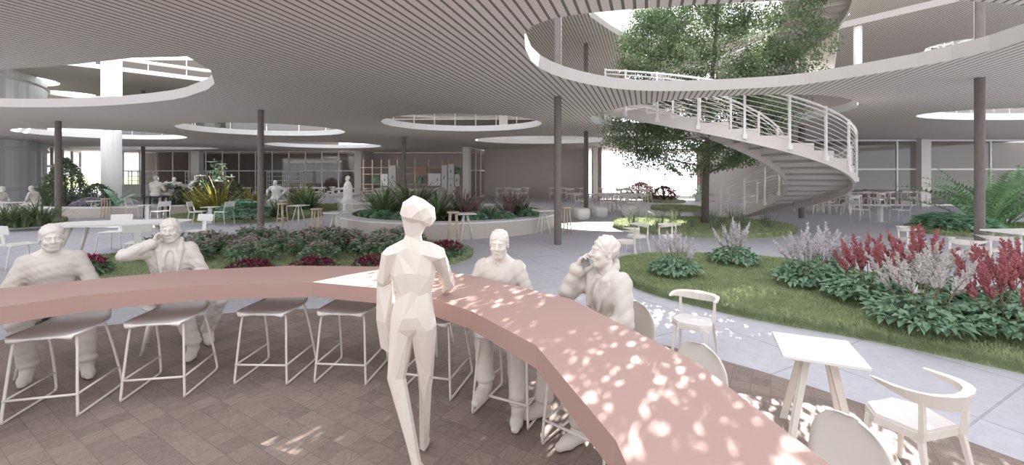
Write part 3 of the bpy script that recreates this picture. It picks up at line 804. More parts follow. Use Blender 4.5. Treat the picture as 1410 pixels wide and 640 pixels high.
def make_dining_table(L=1.5, w=.9, h=.82, leg=METW):
    def f():
        t = thing('dining_table', 'x', 'table')
        b = MB(); b.box((0, 0, h - .018), (L, w, .036), bev=.01); b.build('tabletop', WHITE, t)
        for sx in (-1, 1):
            for sy in (-1, 1):
                b = MB(); b.tube([(sx * (L / 2 - .2), sy * (w / 2 - .18), h - .036), (sx * (L / 2 - .08), sy * (w / 2 - .07), 0)], [.03, .02], 6); b.build('leg', leg, t, smooth=True)
        return t
    return f
def make_oval_table():
    t = thing('oval_table', 'x', 'table'); L, w, h = 2.75, 1.15, .86
    b = MB(); P = [(L / 2 * abs(cos(a)) ** .62 * (1 if cos(a) >= 0 else -1), w / 2 * abs(sin(a)) ** .75 * (1 if sin(a) >= 0 else -1)) for a in [2 * pi * i / 40 for i in range(40)]]
    b.prism(P, h - .045, h); b.build('tabletop', WHITE, t)
    for sx in (-1, 1):
        for sy in (-1, 1):
            b = MB(); b.tube([(sx * (L / 2 - .55), sy * .27, h - .045), (sx * (L / 2 - .30), sy * .36, 0)], [.045, .028], 8); b.build('leg', CHAIRW, t, smooth=True)
    return t
def make_pouf():
    b = MB(); V = []; Fs = []; n = 28; prof = [(.24, 0), (.275, .015), (.315, .12), (.33, .27), (.325, .38), (.29, .475), (.25, .5), (.10, .505)]
    for r, z in prof:
        for j in range(n):
            a = 2 * pi * j / n; k = 1 / max(abs(cos(a)), abs(sin(a))) ** .55
            V.append((r * cos(a) * k, r * sin(a) * k, z))
    k = len(prof)
    Fs = [(i * n + j, i * n + (j + 1) % n, (i + 1) * n + (j + 1) % n, (i + 1) * n + j) for i in range(k - 1) for j in range(n)]
    Fs += [tuple(range(n))[::-1], tuple((k - 1) * n + j for j in range(n))]
    b.add(V, Fs); o = b.build('pouf', CONCTOP, ang=.9); tag(o, 'x', 'pouf'); return o
def make_rack():
    t = thing('shelf_rack', 'x', 'shelf')
    for sx in (-1, 1):
        for sy in (-1, 1):
            b = MB(); b.box((sx * .8, sy * .17, 1.22), (.05, .05, 2.44)); b.build('post', METW, t)
    for k in range(6):
        b = MB(); b.box((0, 0, .22 + k * .42), (1.66, .38, .05)); b.build('shelf', METW, t)
    return t

STOOL, SHELL, ARMC, FLATC, BENTC, TALL = [Kind(f) for f in (make_sled_stool, make_shell_chair, make_arm_chair, make_flat_chair, make_bent_chair, make_tall_stool)]
SIDE, CAFE, PEDT, DINE, OVAL, POUF, RACK = [Kind(f) for f in (make_trestle_table(), make_square_cafe_table, make_pedestal_table, make_dining_table(), make_oval_table, make_pouf, make_rack)]
SMALLT = Kind(make_trestle_table(.66, .6, False))

# ---- the terracotta bar: a faceted ring counter
CC = (-2.0, 1.6)
def ring(phi, r): return (CC[0] + r * sin(radians(phi)), CC[1] + r * cos(radians(phi)))
inner_pts = [(-5.0, 1.2), (-4.70, 2.35), (-3.53, 3.48), (-2.86, 3.78), (-1.85, 3.90), (-.92, 3.62), (-.30, 3.08), (.14, 2.46), (.39, 1.58), (.42, .7), (.2, -.4)]
outer_pts = [(-6.1, 1.2), (-5.55, 2.75), (-4.47, 3.70), (-3.4, 4.38), (-2.4, 4.60), (-1.35, 4.55), (-.45, 4.21), (.48, 3.36), (.98, 2.25), (1.13, 1.2), (.95, -.4)]
t = thing('bar_counter', 'long faceted terracotta-pink bar counter curving through the foreground', 'counter', (CC[0], CC[1], 0))
b = MB()
P = [(x - CC[0], y - CC[1]) for x, y in inner_pts + outer_pts[::-1]]
b.prism(P, .865, 1.0)
b.build('counter_top', TERRA, t)
for (x, y) in ((-5.5, 1.35), (.62, -.3)):      # supports beyond the frame
    b = MB(); b.box((x - CC[0], y - CC[1], .4325), (.5, .14, .865)); b.build('leg', TERRA, t)
b = MB()   # slim steel posts below the deep part of the top, hidden among the stools

for x, y, fx, fy, l in [(-3.87, 3.65, .23, -.97, 'white bar stool with wire sled legs, leftmost of those under the bar'), (-3.21, 3.97, .16, -.98, 'white bar stool with wire sled legs, in front of the figure with cheek on hand'),
                     (-2.37, 4.24, -.03, -1, 'empty white sled-leg bar stool, third from the left under the bar'), (-1.61, 4.25, -.08, -1, 'empty white sled-leg bar stool just left of the legs of the faceted woman'),
                     (-.72, 4.01, -.25, -.97, 'white sled-leg bar stool partly hidden right behind the faceted woman'), (.01, 3.62, -.436, -.9, 'white sled-leg bar stool in front of the smiling figure with crossed legs'),
                     (.58, 3.14, -.64, -.77, 'white sled-leg bar stool furthest right under the bar, by a single shoe')]:
    STOOL.put((x, y, .006), face_rz(fx, fy), l, 'bar stools tucked under the terracotta bar')
shells = {17.5: (3.42, 'shell chair mostly hidden behind the faceted woman at the bar'), 68.7: (3.33, 'grey-beige shell chair with round back, between cream round-backed chair and bar'), 83.5: (3.44, 'grey-beige shell chair with large round back at the bottom right edge')}
for phi, (r, l) in shells.items():
    x, y = ring(phi, r); SHELL.put((x, y, .006), face_rz(CC[0] - x, CC[1] - y), l, sc=.955)
# chairs the people at the bar sit on are placed with the people (p5)

CAFE.put((2.33, 3.22, 0.006), radians(-24), 'small square white cafe table with splayed legs, lower right')
ARMC.put((1.98, 4.6, 0), face_rz(-.6, -.8), 'cream round-backed chair beside the curved lawn edge, between bar and square table', sc=.78)
ARMC.put((2.60, 2.74, 0.006), face_rz(-.25, 1.0), 'cream round-backed chair, nearest one at bottom right by the square table', sc=.80)
for x, y, dx, dy, l in [(2.68, 9.85, -1, .25, 'cream round-backed chair at the tip of the right lawn, front of two'), (3.19, 10.75, -1, -.3, 'cream round-backed chair just behind another at the tip of the right lawn'),
                          (4.0, 9.75 + .9, .3, -1, 'cream round-backed chair showing behind the leftmost white astilbe'),
                          (10.1, 8.85, 0.15, 1, 'cream round-backed chair to the right of the thick dark column'), (9.0, 8.3, .95, .3, 'cream round-backed chair behind the red astilbe'),
                          (9.6, 10.1, .9, -.3, 'cream round-backed chair left of the thick dark column')]:
    ARMC.put((x, y, 0), face_rz(dx, dy), l, sc=.85)
x, y = W(1412, 372); DINE.put((x, y, 0), 0.1, 'white table at the right edge beside the fern bed', sc=(.8, .8, 1))

# small stools and tables round the planters
for px, py, l in [(389, 313, 'tall pale oak stool right of the dark column'), (436, 326, 'tall pale oak stool at the left end of the pink flower bed back edge'),
                  (624, 334, 'tall pale oak stool in front of the round planter, right of the faceted head'), (779, 322, 'tall oak stool just right of the dark column by the planter'),
                  (146, 300.5, 'tall pale oak stool before the palm in the long planter')]:
    x, y = W(px, py); TALL.put((x, y, 0), .4 + px * .01, l)
for px, py, l, sc in [(411, 311, 'small square white table between two oak stools', 1), (463, 327, 'small square white table at the left end of the round planter', 1),
                  (641, 329, 'small white table touching the front of the round planter', 1), (748, 322, 'small white splayed-leg table at the right end of the round planter', 1),
                  (517, 288, 'small round white table behind the round planter', 1.15), (129, 299, 'small white trestle table beside the purple flower dome', .95)]:
    x, y = W(px, py); SIDE.put((x, y, 0), px * .03, l, sc=sc)
for px, py, l in [(801, 304, 'white rounded pouf, leftmost of the three on the sunlit paving'), (826, 301, 'white rounded pouf, middle of the three'), (866, 299.5, 'white rounded pouf, right of the three, nearest the tree')]:
    x, y = W(px, py - 2); POUF.put((x, y, 0), .3, l, 'three white poufs')

# metal chairs in pairs
def F2(px, py): return W(px, py)
pairs = [(272, 309, 1, .25, 'white metal chair left of a pedestal table before the yellow-striped leaves'), (309, 309, -1, .25, 'white metal chair right of a pedestal table before the blue-green leaves'),
         (186, 301, 1, .2, 'white metal chair beside the palm planter'), (221, 308, -1, .4, 'white metal chair in front of the seated figure on the black bench'),
         (1184, 305, 1, .15, 'white metal chair left of a pedestal table under the stair'), (1240, 306, -1, .1, 'white metal chair right of a pedestal table beside the fern bed')]
for px, py, dx, dy, l in pairs:
    x, y = F2(px, py); FLATC.put((x, y, 0), face_rz(dx, dy), l)
for px, py, l in [(290, 307, 'white pedestal table between two metal chairs before the spiky bed'), (204, 303, 'white pedestal table near the black bench'), (1212, 305, 'white pedestal table between two metal chairs by the fern bed')]:
    x, y = F2(px, py); PEDT.put((x, y, 0), .2, l)
OVAL.put((-9.25, 10.0, 0), radians(14), 'long white table with rounded ends behind the two men on the left')
for x, y, dx, dy, l in [(-10.55, 9.0, .3, 1, 'white panel-back chair behind the leftmost man'), (-10.35, 11.0, .25, -1, 'white chair on the far side of the long white table'),
                        (-8.15, 9.25, -.55, 1, 'white panel-back chair behind the man with hand on cheek'), (-8.3, 11.1, -.2, -1, 'white chair at the far right end of the long white table')]:
    BENTC.put((x, y, 0), face_rz(dx, dy), l)

# ---- far dining groups (table with chairs round it)
gi = [0]
def dining_group(cx, cy, where, n=3, tbl=True, kind=ARMC, sc=1.12, rot=0, spread=.85):
    gi[0] += 1; g = 'chairs %s' % where
    if tbl: DINE.put((cx, cy, 0), rot, 'white table %s' % where, None, (.62 * sc, .95 * sc, sc))
    spots = [(-spread, 0), (spread, 0), (.05, -.85), (.0, .85)][:n]
    for i, (ox, oy) in enumerate(spots):
        x, y = ox * cos(rot) - oy * sin(rot), ox * sin(rot) + oy * cos(rot)
        kind.put((cx + x * sc, cy + y * sc, 0), face_rz(-x, -y), '%s chair %s' % (['left-hand', 'right-hand', 'near', 'far'][i] + (' white' if kind is FLATC else ' cream'), where), g, sc)
groups = [(705, 275.5, 'against the taupe wall right of the glazed corner', 4), (779, 275.8, 'against the taupe wall beside the dark column', 4),
          (525, 276.5, 'before the left shelving unit', 4), (546, 279.5, 'right in front of the left shelving unit', 4), (581, 277, 'before the middle of the shelving', 4), (603, 276.5, 'before the tall white cabinets', 4),
          (823, 290, 'on the sunlit paving left of the others', 3), (852, 291.5, 'on the sunlit paving behind the poufs', 4), (846, 276, 'in the bright doorway', 3), (873, 279.5, 'in bright sun before the doorway', 4),
          (438, 273, 'inside the glazed wall beside the standing figure', 3), (466, 276.5, 'behind the standing white figure', 4), (400, 273.5, 'behind the glass left of the spiky leaves', 3), (335, 274, 'behind the dark column at the glazed wall', 3),
          (1010, 291, 'behind the tree trunk at the stair foot', 3), (1112, 291, 'under the stair treads', 4), (1148, 293.5, 'behind the metal chair pair under the stair', 4), (1182, 286, 'before the right glazed wall', 3), (1238, 284.5, 'at the right glazed wall beside the pier', 3),
          (1172, 281, 'close to the right glazing behind the others', 3)]
for px, py, w, n in groups:
    x, y = W(px, py); dining_group(x, y, w, n, rot=(px % 7) * .05)
for x, y, z, dx, dy, l in [(25.2, 25.4, Z2T, 1, 0, 'white chair on the second upper floor behind glass, left of three'), (26.4, 25.8, Z2T, -1, 0, 'white chair on the second upper floor behind glass, middle of three'), (27.6, 25.5, Z2T, 1, -.3, 'white chair on the second upper floor behind glass, right of three'),
                          (19.2, 18.2, Z1T, 1, 0, 'white chair on the first upper floor left of the thick column'), (20.9, 18.3, Z1T, -1, 0, 'white chair on the first upper floor right of the thick column')]:
    ARMC.put((x, y, z), face_rz(dx, dy), l, sc=1.3)
x, y = W(500, 284); TALL.put((x, y, 0), .2, 'tall oak stool at the pale pier of the recess')
x, y = W(534, 283); TALL.put((x, y, 0), .2, 'tall oak stool before the shelving tables')
for px, l in [(190, 'white shelf rack behind glass, leftmost'), (203, 'white shelf rack behind glass beside the thin column'), (268, 'white shelf rack behind the glass right of the white pier'), (298, 'white shelf rack behind glass above the yellow-striped leaves'),
              (380, 'white shelf rack behind glass right of the dark column'), (404, 'white shelf rack behind glass above the bedding spiky leaves')]:
    d = 38.7; RACK.put(((px - 705) / F * d, d, 0), 0, l, 'white shelf racks along the glazed wall', (.9, 1, .94))
b = MB(); b.box((0, 0, .55), (9, .6, 1.1), bev=.03)
for i in range(8): b.box((-4 + i * 1.15, -.31, .5), (.06, .02, .9))
o = b.build('low_cabinet', METW); o.location = (-31.5, 37.4, 0); tag(o, 'long low white counter before the glazed back wall', 'counter')
# ---- open shelving in the recess
def X35(px, d=36.0): return (px - 705) / F * d
def shelving(px0, pxs, boxes, label, cat='shelf'):
    d = 36.0; x0 = X35(px0); t = thing('open_shelving', label, cat, (x0, d, 0))
    for px in pxs:
        b = MB(); b.box((X35(px) - x0, 0, 1.62), (.10, .10, 3.24)); b.build('post', OAK, t)
    xa, xb = X35(pxs[0]) - x0 - .3, X35(pxs[-1]) - x0 + .2
    for z in (.55, 1.12, 1.98, 2.55):
        b = MB(); b.box(((xa + xb) / 2, .1, z), (xb - xa, .42, .06)); b.build('shelf', OAK, t)
    for a, c, z0, z1, m, nm in boxes:
        b = MB(); b.box(((X35(a) + X35(c)) / 2 - x0, -.08, (z0 + z1) / 2), (X35(c) - X35(a) - .05, .4, z1 - z0), bev=.02)
        bo = b.build(nm, m, t)
        if nm == 'cabinet_door':
            k = MB(); k.box((X35(c) - x0 - .3, -.3, (z0 + z1) / 2), (.05, .04, .22)); k.build('handle', BLACKM, bo)
GREY = mat('pale_grey_panel', (.56, .54, .52), .7); REDB = mat('rust_panel', (.38, .22, .18), .8, .2, 8)
shelving(500.6, [500.6, 512.8, 525, 535.8, 547], [(525, 535.5, 1.0, 2.0, WHITE, 'cabinet_door'), (536, 546.5, .75, 2.75, GREY, 'cabinet_door')],
         'open oak shelving with grey cabinet, left unit in the recess')
shelving(571.4, [558.5, 571.4, 590, 608.4, 617, 626.5, 634.7], [(572, 589.5, 2.05, 2.7, REDB, 'panel'), (590, 608, 1.0, 2.05, WHITE, 'cabinet_door'), (608.4, 616.8, .65, 2.75, WHITE, 'cabinet_door'), (617, 626.2, .45, 1.6, WHITE, 'cabinet_door'), (617, 626.2, 1.62, 2.85, WHITE, 'cabinet_door'), (626.5, 634, .95, 2.0, WHITE, 'cabinet_door')],
         'open oak shelving with white cabinets, right unit in the recess')

# ---- concrete planters and benches
def ring_wall(name, path, w, h, label, cat, top=.05, closed=False):
    """bench wall with pale top following a path (list of x, y)"""
    t = thing(name, label, cat, (*path[0], 0)); ox, oy = path[0]; k = len(path)
    L, R = [], []
    for i in range(k):
        p, q = (path[(i - 1) % k], path[(i + 1) % k]) if closed else (path[max(i - 1, 0)], path[min(i + 1, k - 1)])
        dx, dy = q[0] - p[0], q[1] - p[1]; l = math.hypot(dx, dy) or 1; nx_, ny_ = -dy / l, dx / l
        L.append((path[i][0] + nx_ * w / 2 - ox, path[i][1] + ny_ * w / 2 - oy)); R.append((path[i][0] - nx_ * w / 2 - ox, path[i][1] - ny_ * w / 2 - oy))
    for nm, z0, z1, m in (('bench_wall', 0, h - top, CONC), ('bench_top', h - top + .001, h, CONCTOP)):
        b = MB(); V = []; Fs = []
        for i in range(k): V += [(*L[i], z0), (*L[i], z1), (*R[i], z1), (*R[i], z0)]
        for i in range(k if closed else k - 1):
            o, p = 4 * i, 4 * ((i + 1) % k)
            for j in range(4): Fs.append((o + j, p + j, p + (j + 1) % 4, o + (j + 1) % 4))
        if not closed: Fs += [(0, 1, 2, 3), tuple(4 * (k - 1) + j for j in (3, 2, 1, 0))]
        b.add(V, Fs); b.build(nm, m, t)
    return t
RP = (-2.45, 17.0)
ring_wall('round_planter', arc(RP[0], RP[1], 4.0, 0, 2 * pi * 47 / 48, 48), .5, .52, 'large round concrete planter bench in the middle of the hall', 'planter', closed=True)
ring_wall('inner_planter', arc(RP[0] + 1.35, RP[1] + .9, .75, 0, 2 * pi * 23 / 24, 24), .5, .62, 'small concrete ring bench inside the round planter', 'planter', closed=True)
ring_wall('long_planter', catmull([(-27, 21.5), (-24, 20.2), (-20.5, 19.4), (-17.5, 19.9), (-15.3, 21.2), (-13.8, 22.8)], 6, False), .5, .48, 'long curved concrete planter bench on the left under the palm', 'planter')
ring_wall('curved_bench', catmull([(-10.1, 25.5), (-9.4, 23.9), (-8.6, 22.4), (-7.6, 21.4)], 5, False), .95, .52, 'curved white bench block behind the round planter', 'bench')
ring_wall('curved_bench', catmull([(-12.6, 23.6), (-14.4, 24.2), (-16.2, 23.7)], 5, False), .5, .5, 'curved concrete bench behind the blue-green leaves', 'bench')
b = MB(); b.box((0, 0, .95), (.95, .42, .05), bev=.01)
for sx in (-1, 1):
    for sy in (-1, 1): b.box((sx * .42, sy * .16, .46), (.05, .05, .93))
o = b.build('high_bench', BLACKM); o.location = (*W(215, 299), 0); tag(o, 'black metal high bench under the seated figure in the suit', 'bench')
o = SMALLT.put((*W(16, 299), 0), 0, 'white trestle table between the two seated figures at far left', sc=(2.0, 1.4, 1.05))
# ------------------------------------------------------------------ vegetation (vectorised helpers)
def unit(a): return a / np.maximum(np.linalg.norm(a, axis=-1, keepdims=True), 1e-9)
def leaf_batch(P, D, L, Wd, up=None, fold=.25, rng=RNG):
    """folded pointed leaves; P base (n,3), D direction, L lengths, Wd widths -> verts, tris"""
    n = len(P); D = unit(D)
    if up is None: up = np.tile([0, 0, 1.0], (n, 1)) + rng.normal(0, .5, (n, 3))
    S = unit(np.cross(D, up)); U = np.cross(S, D)
    L = np.broadcast_to(L, (n,))[:, None]; Wd = np.broadcast_to(Wd, (n,))[:, None]
    mid = P + D * L * .45
    V = np.stack([P, mid + S * Wd / 2 + U * Wd * fold, P + D * L - U * L * .12, mid - S * Wd / 2 + U * Wd * fold, mid + 0 * S], 1).reshape(-1, 3)
    b = (np.arange(n) * 5)[:, None]
    Fc = np.concatenate([b + np.array([[0, 1, 4]]), b + np.array([[1, 2, 4]]), b + np.array([[2, 3, 4]]), b + np.array([[3, 0, 4]])], 0)
    return V, Fc
def blade_batch(P, az, L, Wd, lean, droop, seg=4, fold=0.0):
    """strap blades: lean 0 = vertical; droop bends them over; returns quads"""
    n = len(P); az = np.broadcast_to(az, (n,)); L = np.broadcast_to(L, (n,)); Wd = np.broadcast_to(Wd, (n,)); lean = np.broadcast_to(lean, (n,)); droop = np.broadcast_to(droop, (n,))
    H = np.stack([np.cos(az), np.sin(az), np.zeros(n)], 1); S = np.stack([-np.sin(az), np.cos(az), np.zeros(n)], 1)
    pts = [P.copy()]; cur = P.copy(); ang = lean.copy()
    for i in range(seg):
        d = H * np.sin(ang)[:, None]; d[:, 2] = np.cos(ang); cur = cur + d * (L / seg)[:, None]; pts.append(cur.copy()); ang = ang + droop / seg * (1 + i * .3)
    V = []
    for i, p in enumerate(pts):
        w = Wd * (1.0 if i == 0 else [1.0, 1.0, .85, .6, .4, .25, .15][min(i, 6)] if i < seg else .04)
        V += [p - S * w[:, None] / 2, p + S * w[:, None] / 2]
    V = np.stack(V, 1).reshape(-1, 3); k = 2 * (seg + 1); b = (np.arange(n) * k)[:, None]
    Fc = np.concatenate([b + np.array([[2 * i, 2 * i + 1, 2 * i + 3, 2 * i + 2]]) for i in range(seg)], 0)
    return V, Fc
def spindle_batch(P, D, L, R):
    n = len(P); D = unit(D); a = np.tile([0.3, 0.2, 1.0], (n, 1)); S = unit(np.cross(D, a)); U = np.cross(S, D)
    L = np.broadcast_to(L, (n,))[:, None]; R = np.broadcast_to(R, (n,))[:, None]; mid = P + D * L * .35
    V = np.stack([P, mid + S * R, mid + U * R, mid - S * R, mid - U * R, P + D * L], 1).reshape(-1, 3); b = (np.arange(n) * 6)[:, None]
    q = []
    for i in range(4): q += [[0, 1 + (i + 1) % 4, 1 + i], [5, 1 + i, 1 + (i + 1) % 4]]
    return V, np.concatenate([b + np.array([x]) for x in q], 0)
def cat(*parts):
    Vs, Fs, o = [], [], 0
    for V, Fc in parts: Vs.append(V); Fs.append(Fc + o); o += len(V)
    return np.concatenate(Vs), np.concatenate(Fs)
def A(*x): return np.array(x, float)
def inside(P, poly):
    x, y = P[:, 0], P[:, 1]; c = np.zeros(len(P), bool); n = len(poly)
    for i in range(n):
        x0, y0 = poly[i]; x1, y1 = poly[(i + 1) % n]
        if y0 == y1: continue
        k = ((y0 > y) != (y1 > y)) & (x < (x1 - x0) * (y - y0) / (y1 - y0) + x0); c ^= k
    return c
def sub_poly(poly, d):
    """shrink polygon inwards by d"""
    n = len(poly); area = sum(poly[i][0] * poly[(i + 1) % n][1] - poly[(i + 1) % n][0] * poly[i][1] for i in range(n)); sg = 1 if area > 0 else -1
    out = []
    for i in range(n):
        p, q = poly[i - 1], poly[(i + 1) % n]; dx, dy = q[0] - p[0], q[1] - p[1]; l = math.hypot(dx, dy) or 1
        out.append((poly[i][0] - dy / l * d * sg, poly[i][1] + dx / l * d * sg))
    return out

mound_top = []
def mound(poly, h, label, n_blades, blade=(.05, .008), name='lawn_island', dome=0.0, tufts=0, material=GRASS):
    cx = sum(p[0] for p in poly) / len(poly); cy = sum(p[1] for p in poly) / len(poly)
    loc = [(x - cx, y - cy) for x, y in poly]; n = len(loc)
    rings = [(loc, 0.0), (sub_poly(loc, .01), h * .7), (sub_poly(loc, .05), h)]
    V = []; Fs = []
    for P, z in rings: V += [(x, y, z) for x, y in P]
    for r in range(2):
        for i in range(n): Fs.append((r * n + i, r * n + (i + 1) % n, (r + 1) * n + (i + 1) % n, (r + 1) * n + i))
    area = sum(loc[i][0] * loc[(i + 1) % n][1] - loc[(i + 1) % n][0] * loc[i][1] for i in range(n))
    if area < 0: Fs = [f[::-1] for f in Fs]
    b = MB(); b.add(V, Fs)
    b.f.append(tuple(range(2 * n, 3 * n)) if area > 0 else tuple(range(2 * n, 3 * n))[::-1]); b.m.append(0)
    root = b.build(name, GRASSB); root.location = (cx, cy, 0); tag(root, label, 'lawn', kind='thing')
    if n_blades:
        mnx, mxx = min(p[0] for p in loc), max(p[0] for p in loc); mny, mxy = min(p[1] for p in loc), max(p[1] for p in loc)
        P = np.stack([RNG.uniform(mnx, mxx, n_blades * 3), RNG.uniform(mny, mxy, n_blades * 3)], 1)
        P = P[inside(P, sub_poly(loc, .03))][:n_blades]; k = len(P)
        P3 = np.concatenate([P, np.full((k, 1), h - .005)], 1)
        parts = [blade_batch(P3, RNG.uniform(0, 2 * pi, k), RNG.uniform(.6, 1.2, k) * blade[0], blade[1], RNG.uniform(.05, .6, k), RNG.uniform(.2, .9, k), 2)]
        # fringe on the edge
        per = [math.dist(loc[i], loc[(i + 1) % n]) for i in range(n)]; m = int(n_blades * .22); pk = np.array(per) / sum(per)
        ii = RNG.choice(n, m, p=pk); tt = RNG.random(m); lo = np.array(loc); p0 = lo[ii]; p1 = lo[(ii + 1) % n]; Q = p0 + (p1 - p0) * tt[:, None]
        d = p1 - p0; az = np.arctan2(-d[:, 0], d[:, 1]) if area > 0 else np.arctan2(d[:, 0], -d[:, 1])
        Q3 = np.concatenate([Q, RNG.uniform(.0, h, (m, 1))], 1)
        parts.append(blade_batch(Q3, az + RNG.normal(0, .5, m), RNG.uniform(.5, 1.1, m) * blade[0], blade[1], RNG.uniform(.1, .7, m), .5, 2))
        V, Fc = cat(*parts)
        g = npmesh('grass', V, Fc, material, root); g['kind'] = 'stuff'
    return root

def W3(l): return [W(px, py) for px, py in l]
RL = catmull([(2.10, 8.6), (2.12, 7.6), (2.42, 6.85), (3.29, 5.82), (4.27, 5.07), (5.05, 4.3), (5.9, 3.5), (7.6, 3.6), (8.2, 5.0), (7.3, 6.6), (6.75, 8.0), (6.0, 9.35), (4.6, 9.9), (3.3, 9.95), (2.45, 9.45)], 3)
mound(RL, .13, 'large curved lawn island with astilbe on the right', 110000, (.055, .008))
mound(ellipse(7.0, 15.7, 3.15, 2.65, 40), .16, 'round lawn island at the foot of the tree', 16000, (.07, .014))
mound(ellipse(-5.25, 10.0, 4.3, 2.5, 44, radians(6)), .12, 'long oval lawn island under the pink flower bed', 30000, (.05, .010))
mound(ellipse(-12.3, 19.8, 3.2, 2.55, 36), .14, 'oval lawn island with yellow-striped spiky plants', 9000, (.08, .02))
mound(ellipse(-11.1, 24.3, 1.75, 1.9, 28), .14, 'lawn island under the big spiky clump left of the standing figure', 2500, (.08, .025))
mound(ellipse(-20.6, 16.5, 2.3, 2.1, 32), .13, 'lawn island with grassy clumps at the left edge', 7000, (.08, .018))
mound(ellipse(-17.3, 24.0, 3.4, 1.9, 30), .14, 'lawn island with round shrubs behind the black bench', 3000, (.08, .025))
mound(ellipse(17.4, 14.4, 3.5, 2.1, 36), .14, 'lawn island under the large fern shrub at right', 9000, (.08, .018))
mound(ellipse(9.3, 23.8, 1.4, 1.5, 26), .16, 'small sunlit lawn island behind the tree mound', 2500, (.07, .02))
mound(ellipse(11.0, 30.5, 1.45, 1.6, 24), .16, 'small lawn island with purple shrub outside the doorway', 0)
mound(ellipse(11.6, 36.0, 1.4, 1.8, 24), .16, 'furthest small lawn island outside the doorway', 0)
mound(ellipse(-9.4, 28.3, 1.3, 1.0, 20), .14, 'small dark lawn island behind the round planter', 800, (.08, .025))

# ---- the tree
def stair_clear(P):
    dx, dy = P[:, 0] - SC[0], P[:, 1] - SC[1]; r = np.hypot(dx, dy); th = np.arctan2(dy, dx)
    ok = np.ones(len(P), bool); th_ = th
    for zb, zt, ro in ((0, Z1T, 0), (Z1T, Z2T, UPROT)):
        th = np.where(th_ > TH0 + ro, th_ - 2 * pi, th_)
        zs = zb + (zt - zb) * (TH0 + ro - th) / (TH0 - TH1); on = (r > 2.3) & (r < 4.4) & (th > TH1 + ro)
        ok &= ~(on & (P[:, 2] > zs - .45) & (P[:, 2] < zs + 1.45))
    ok &= ~((r > 4.3) & (P[:, 2] > Z1 - .1) & (P[:, 2] < Z1T + .1)); ok &= ~((r > 4.2) & (P[:, 2] < 2.0))
    return ok
TR = (7.22, 15.75, .15)
t = thing('tree', 'tall leafy tree growing through the round opening inside the spiral stair', 'tree', TR)
prof = np.array([[1.7, .3], [2.2, 2.0], [3.0, 3.2], [3.8, 3.4], [4.6, 3.3], [5.6, 3.4], [6.6, 3.5], [7.6, 3.5], [8.6, 3.1], [9.5, 2.5], [10.2, 1.7], [10.9, .2]])
def coff(z): return -.3 + (np.clip(z, 1.5, 9) - 3.5) * .25
def crown_r(z): return np.interp(z, prof[:, 0], prof[:, 1])
b = MB()
trunk = [(0, 0, -.12), (0.0, 0, .4), (.03, .02, 1.6), (.1, -.02, 3.2), (.25, .05, 5), (.4, 0, 7), (.55, .1, 9), (.6, .1, 10.2)]
b.tube(trunk, [.19, .135, .12, .11, .09, .065, .035, .01], 10)
b.build('trunk', BARK, t, smooth=True)
b = MB(); tips = []
rnd = random.Random(5)
for i in range(46):
    z = 1.9 + 8.4 * (i / 46) ** 1.0; a = i * 2.4 + rnd.uniform(-.3, .3); f = z / 10
    base = Vector((.05 + .055 * z, .01 * z, z)); Lr = float(crown_r(min(z + .9, 10.5))) * rnd.uniform(.75, .95)
    ofx = float(coff(z)) - .05 - .055 * z; p1 = base + Vector((cos(a) * Lr * .45 + ofx * .5, sin(a) * Lr * .45, .35)); p2 = base + Vector((cos(a) * Lr + ofx, sin(a) * Lr, .75 + rnd.uniform(-.2, .3)))
    b.tube([base, p1, p2], [.035 * (1.15 - f), .022 * (1.15 - f), .006], 5); tips += [(p1, p2)]
    for k in range(7):
        q = base.lerp(p2, rnd.uniform(.3, .95)) + Vector((0, 0, .1)); a2 = a + rnd.uniform(-1.3, 1.3); l = rnd.uniform(.4, 1.1)
        e = q + Vector((cos(a2) * l, sin(a2) * l, rnd.uniform(-.1, .55))); b.tube([q, e], [.012, .004], 4); tips.append((q, e))
b.build('branch', BARK, t, smooth=True)
# leaves: sprays round branch tips plus a shell filling
nL = 62000; C = []
tipa = np.array([[(*a_, *b_)] for a_, b_ in tips])[:, 0, :]
ks = RNG.integers(0, len(tipa), nL); tt = RNG.uniform(.35, 1.08, nL)[:, None]
P = tipa[ks, :3] * (1 - tt) + tipa[ks, 3:] * tt + RNG.normal(0, .20, (nL, 3)) * np.array([1, 1, .75])
m2 = 95000; z = np.where(RNG.random(m2) < .45, RNG.uniform(6.5, 10.8, m2), RNG.uniform(1.8, 10.8, m2)); a = RNG.uniform(0, 2 * pi, m2); rr = crown_r(z) * RNG.uniform(.55, 1.02, m2) ** .6
cl = .13 * np.sin(3 * a + z * 1.7) + .1 * np.sin(7 * a - z * 3)
Q = np.stack([coff(z) + rr * (1 + cl) * np.cos(a), rr * (1 + cl) * np.sin(a), z + .25 * np.sin(a * 5 + z)], 1)
# clumps: keep where a lumpy field is high
fld = np.sin(Q[:, 0] * 2.3 + 1) * np.sin(Q[:, 1] * 2.6) + np.sin(Q[:, 2] * 3.1 + Q[:, 0]) * .8 + RNG.normal(0, .35, m2)
Q = Q[fld > -.35]
P = np.concatenate([P, Q]); P = P[(P[:, 2] > 1.55 + .12 * np.hypot(P[:, 0] - .3, P[:, 1]) * 0)]
rad = np.hypot(P[:, 0] - coff(P[:, 2]), P[:, 1]); P = P[rad < crown_r(P[:, 2]) * 1.08 + .1]
gapf = np.sin(P[:, 0] * 5.1 + 2 * P[:, 2]) * np.sin(P[:, 1] * 4.3 + P[:, 2] * 1.7) + RNG.normal(0, .3, len(P)); keep = np.where(P[:, 2] < 7.9, 1.0, np.clip(1.0 - (P[:, 2] - 7.9) * .8, .31, 1)) * np.clip(1 + .6 * gapf, .2, 1.6)
P = P[RNG.random(len(P)) < np.where(P[:, 2] < 7.9, 1.0, keep)]
P = P[stair_clear(P + np.array(TR))]
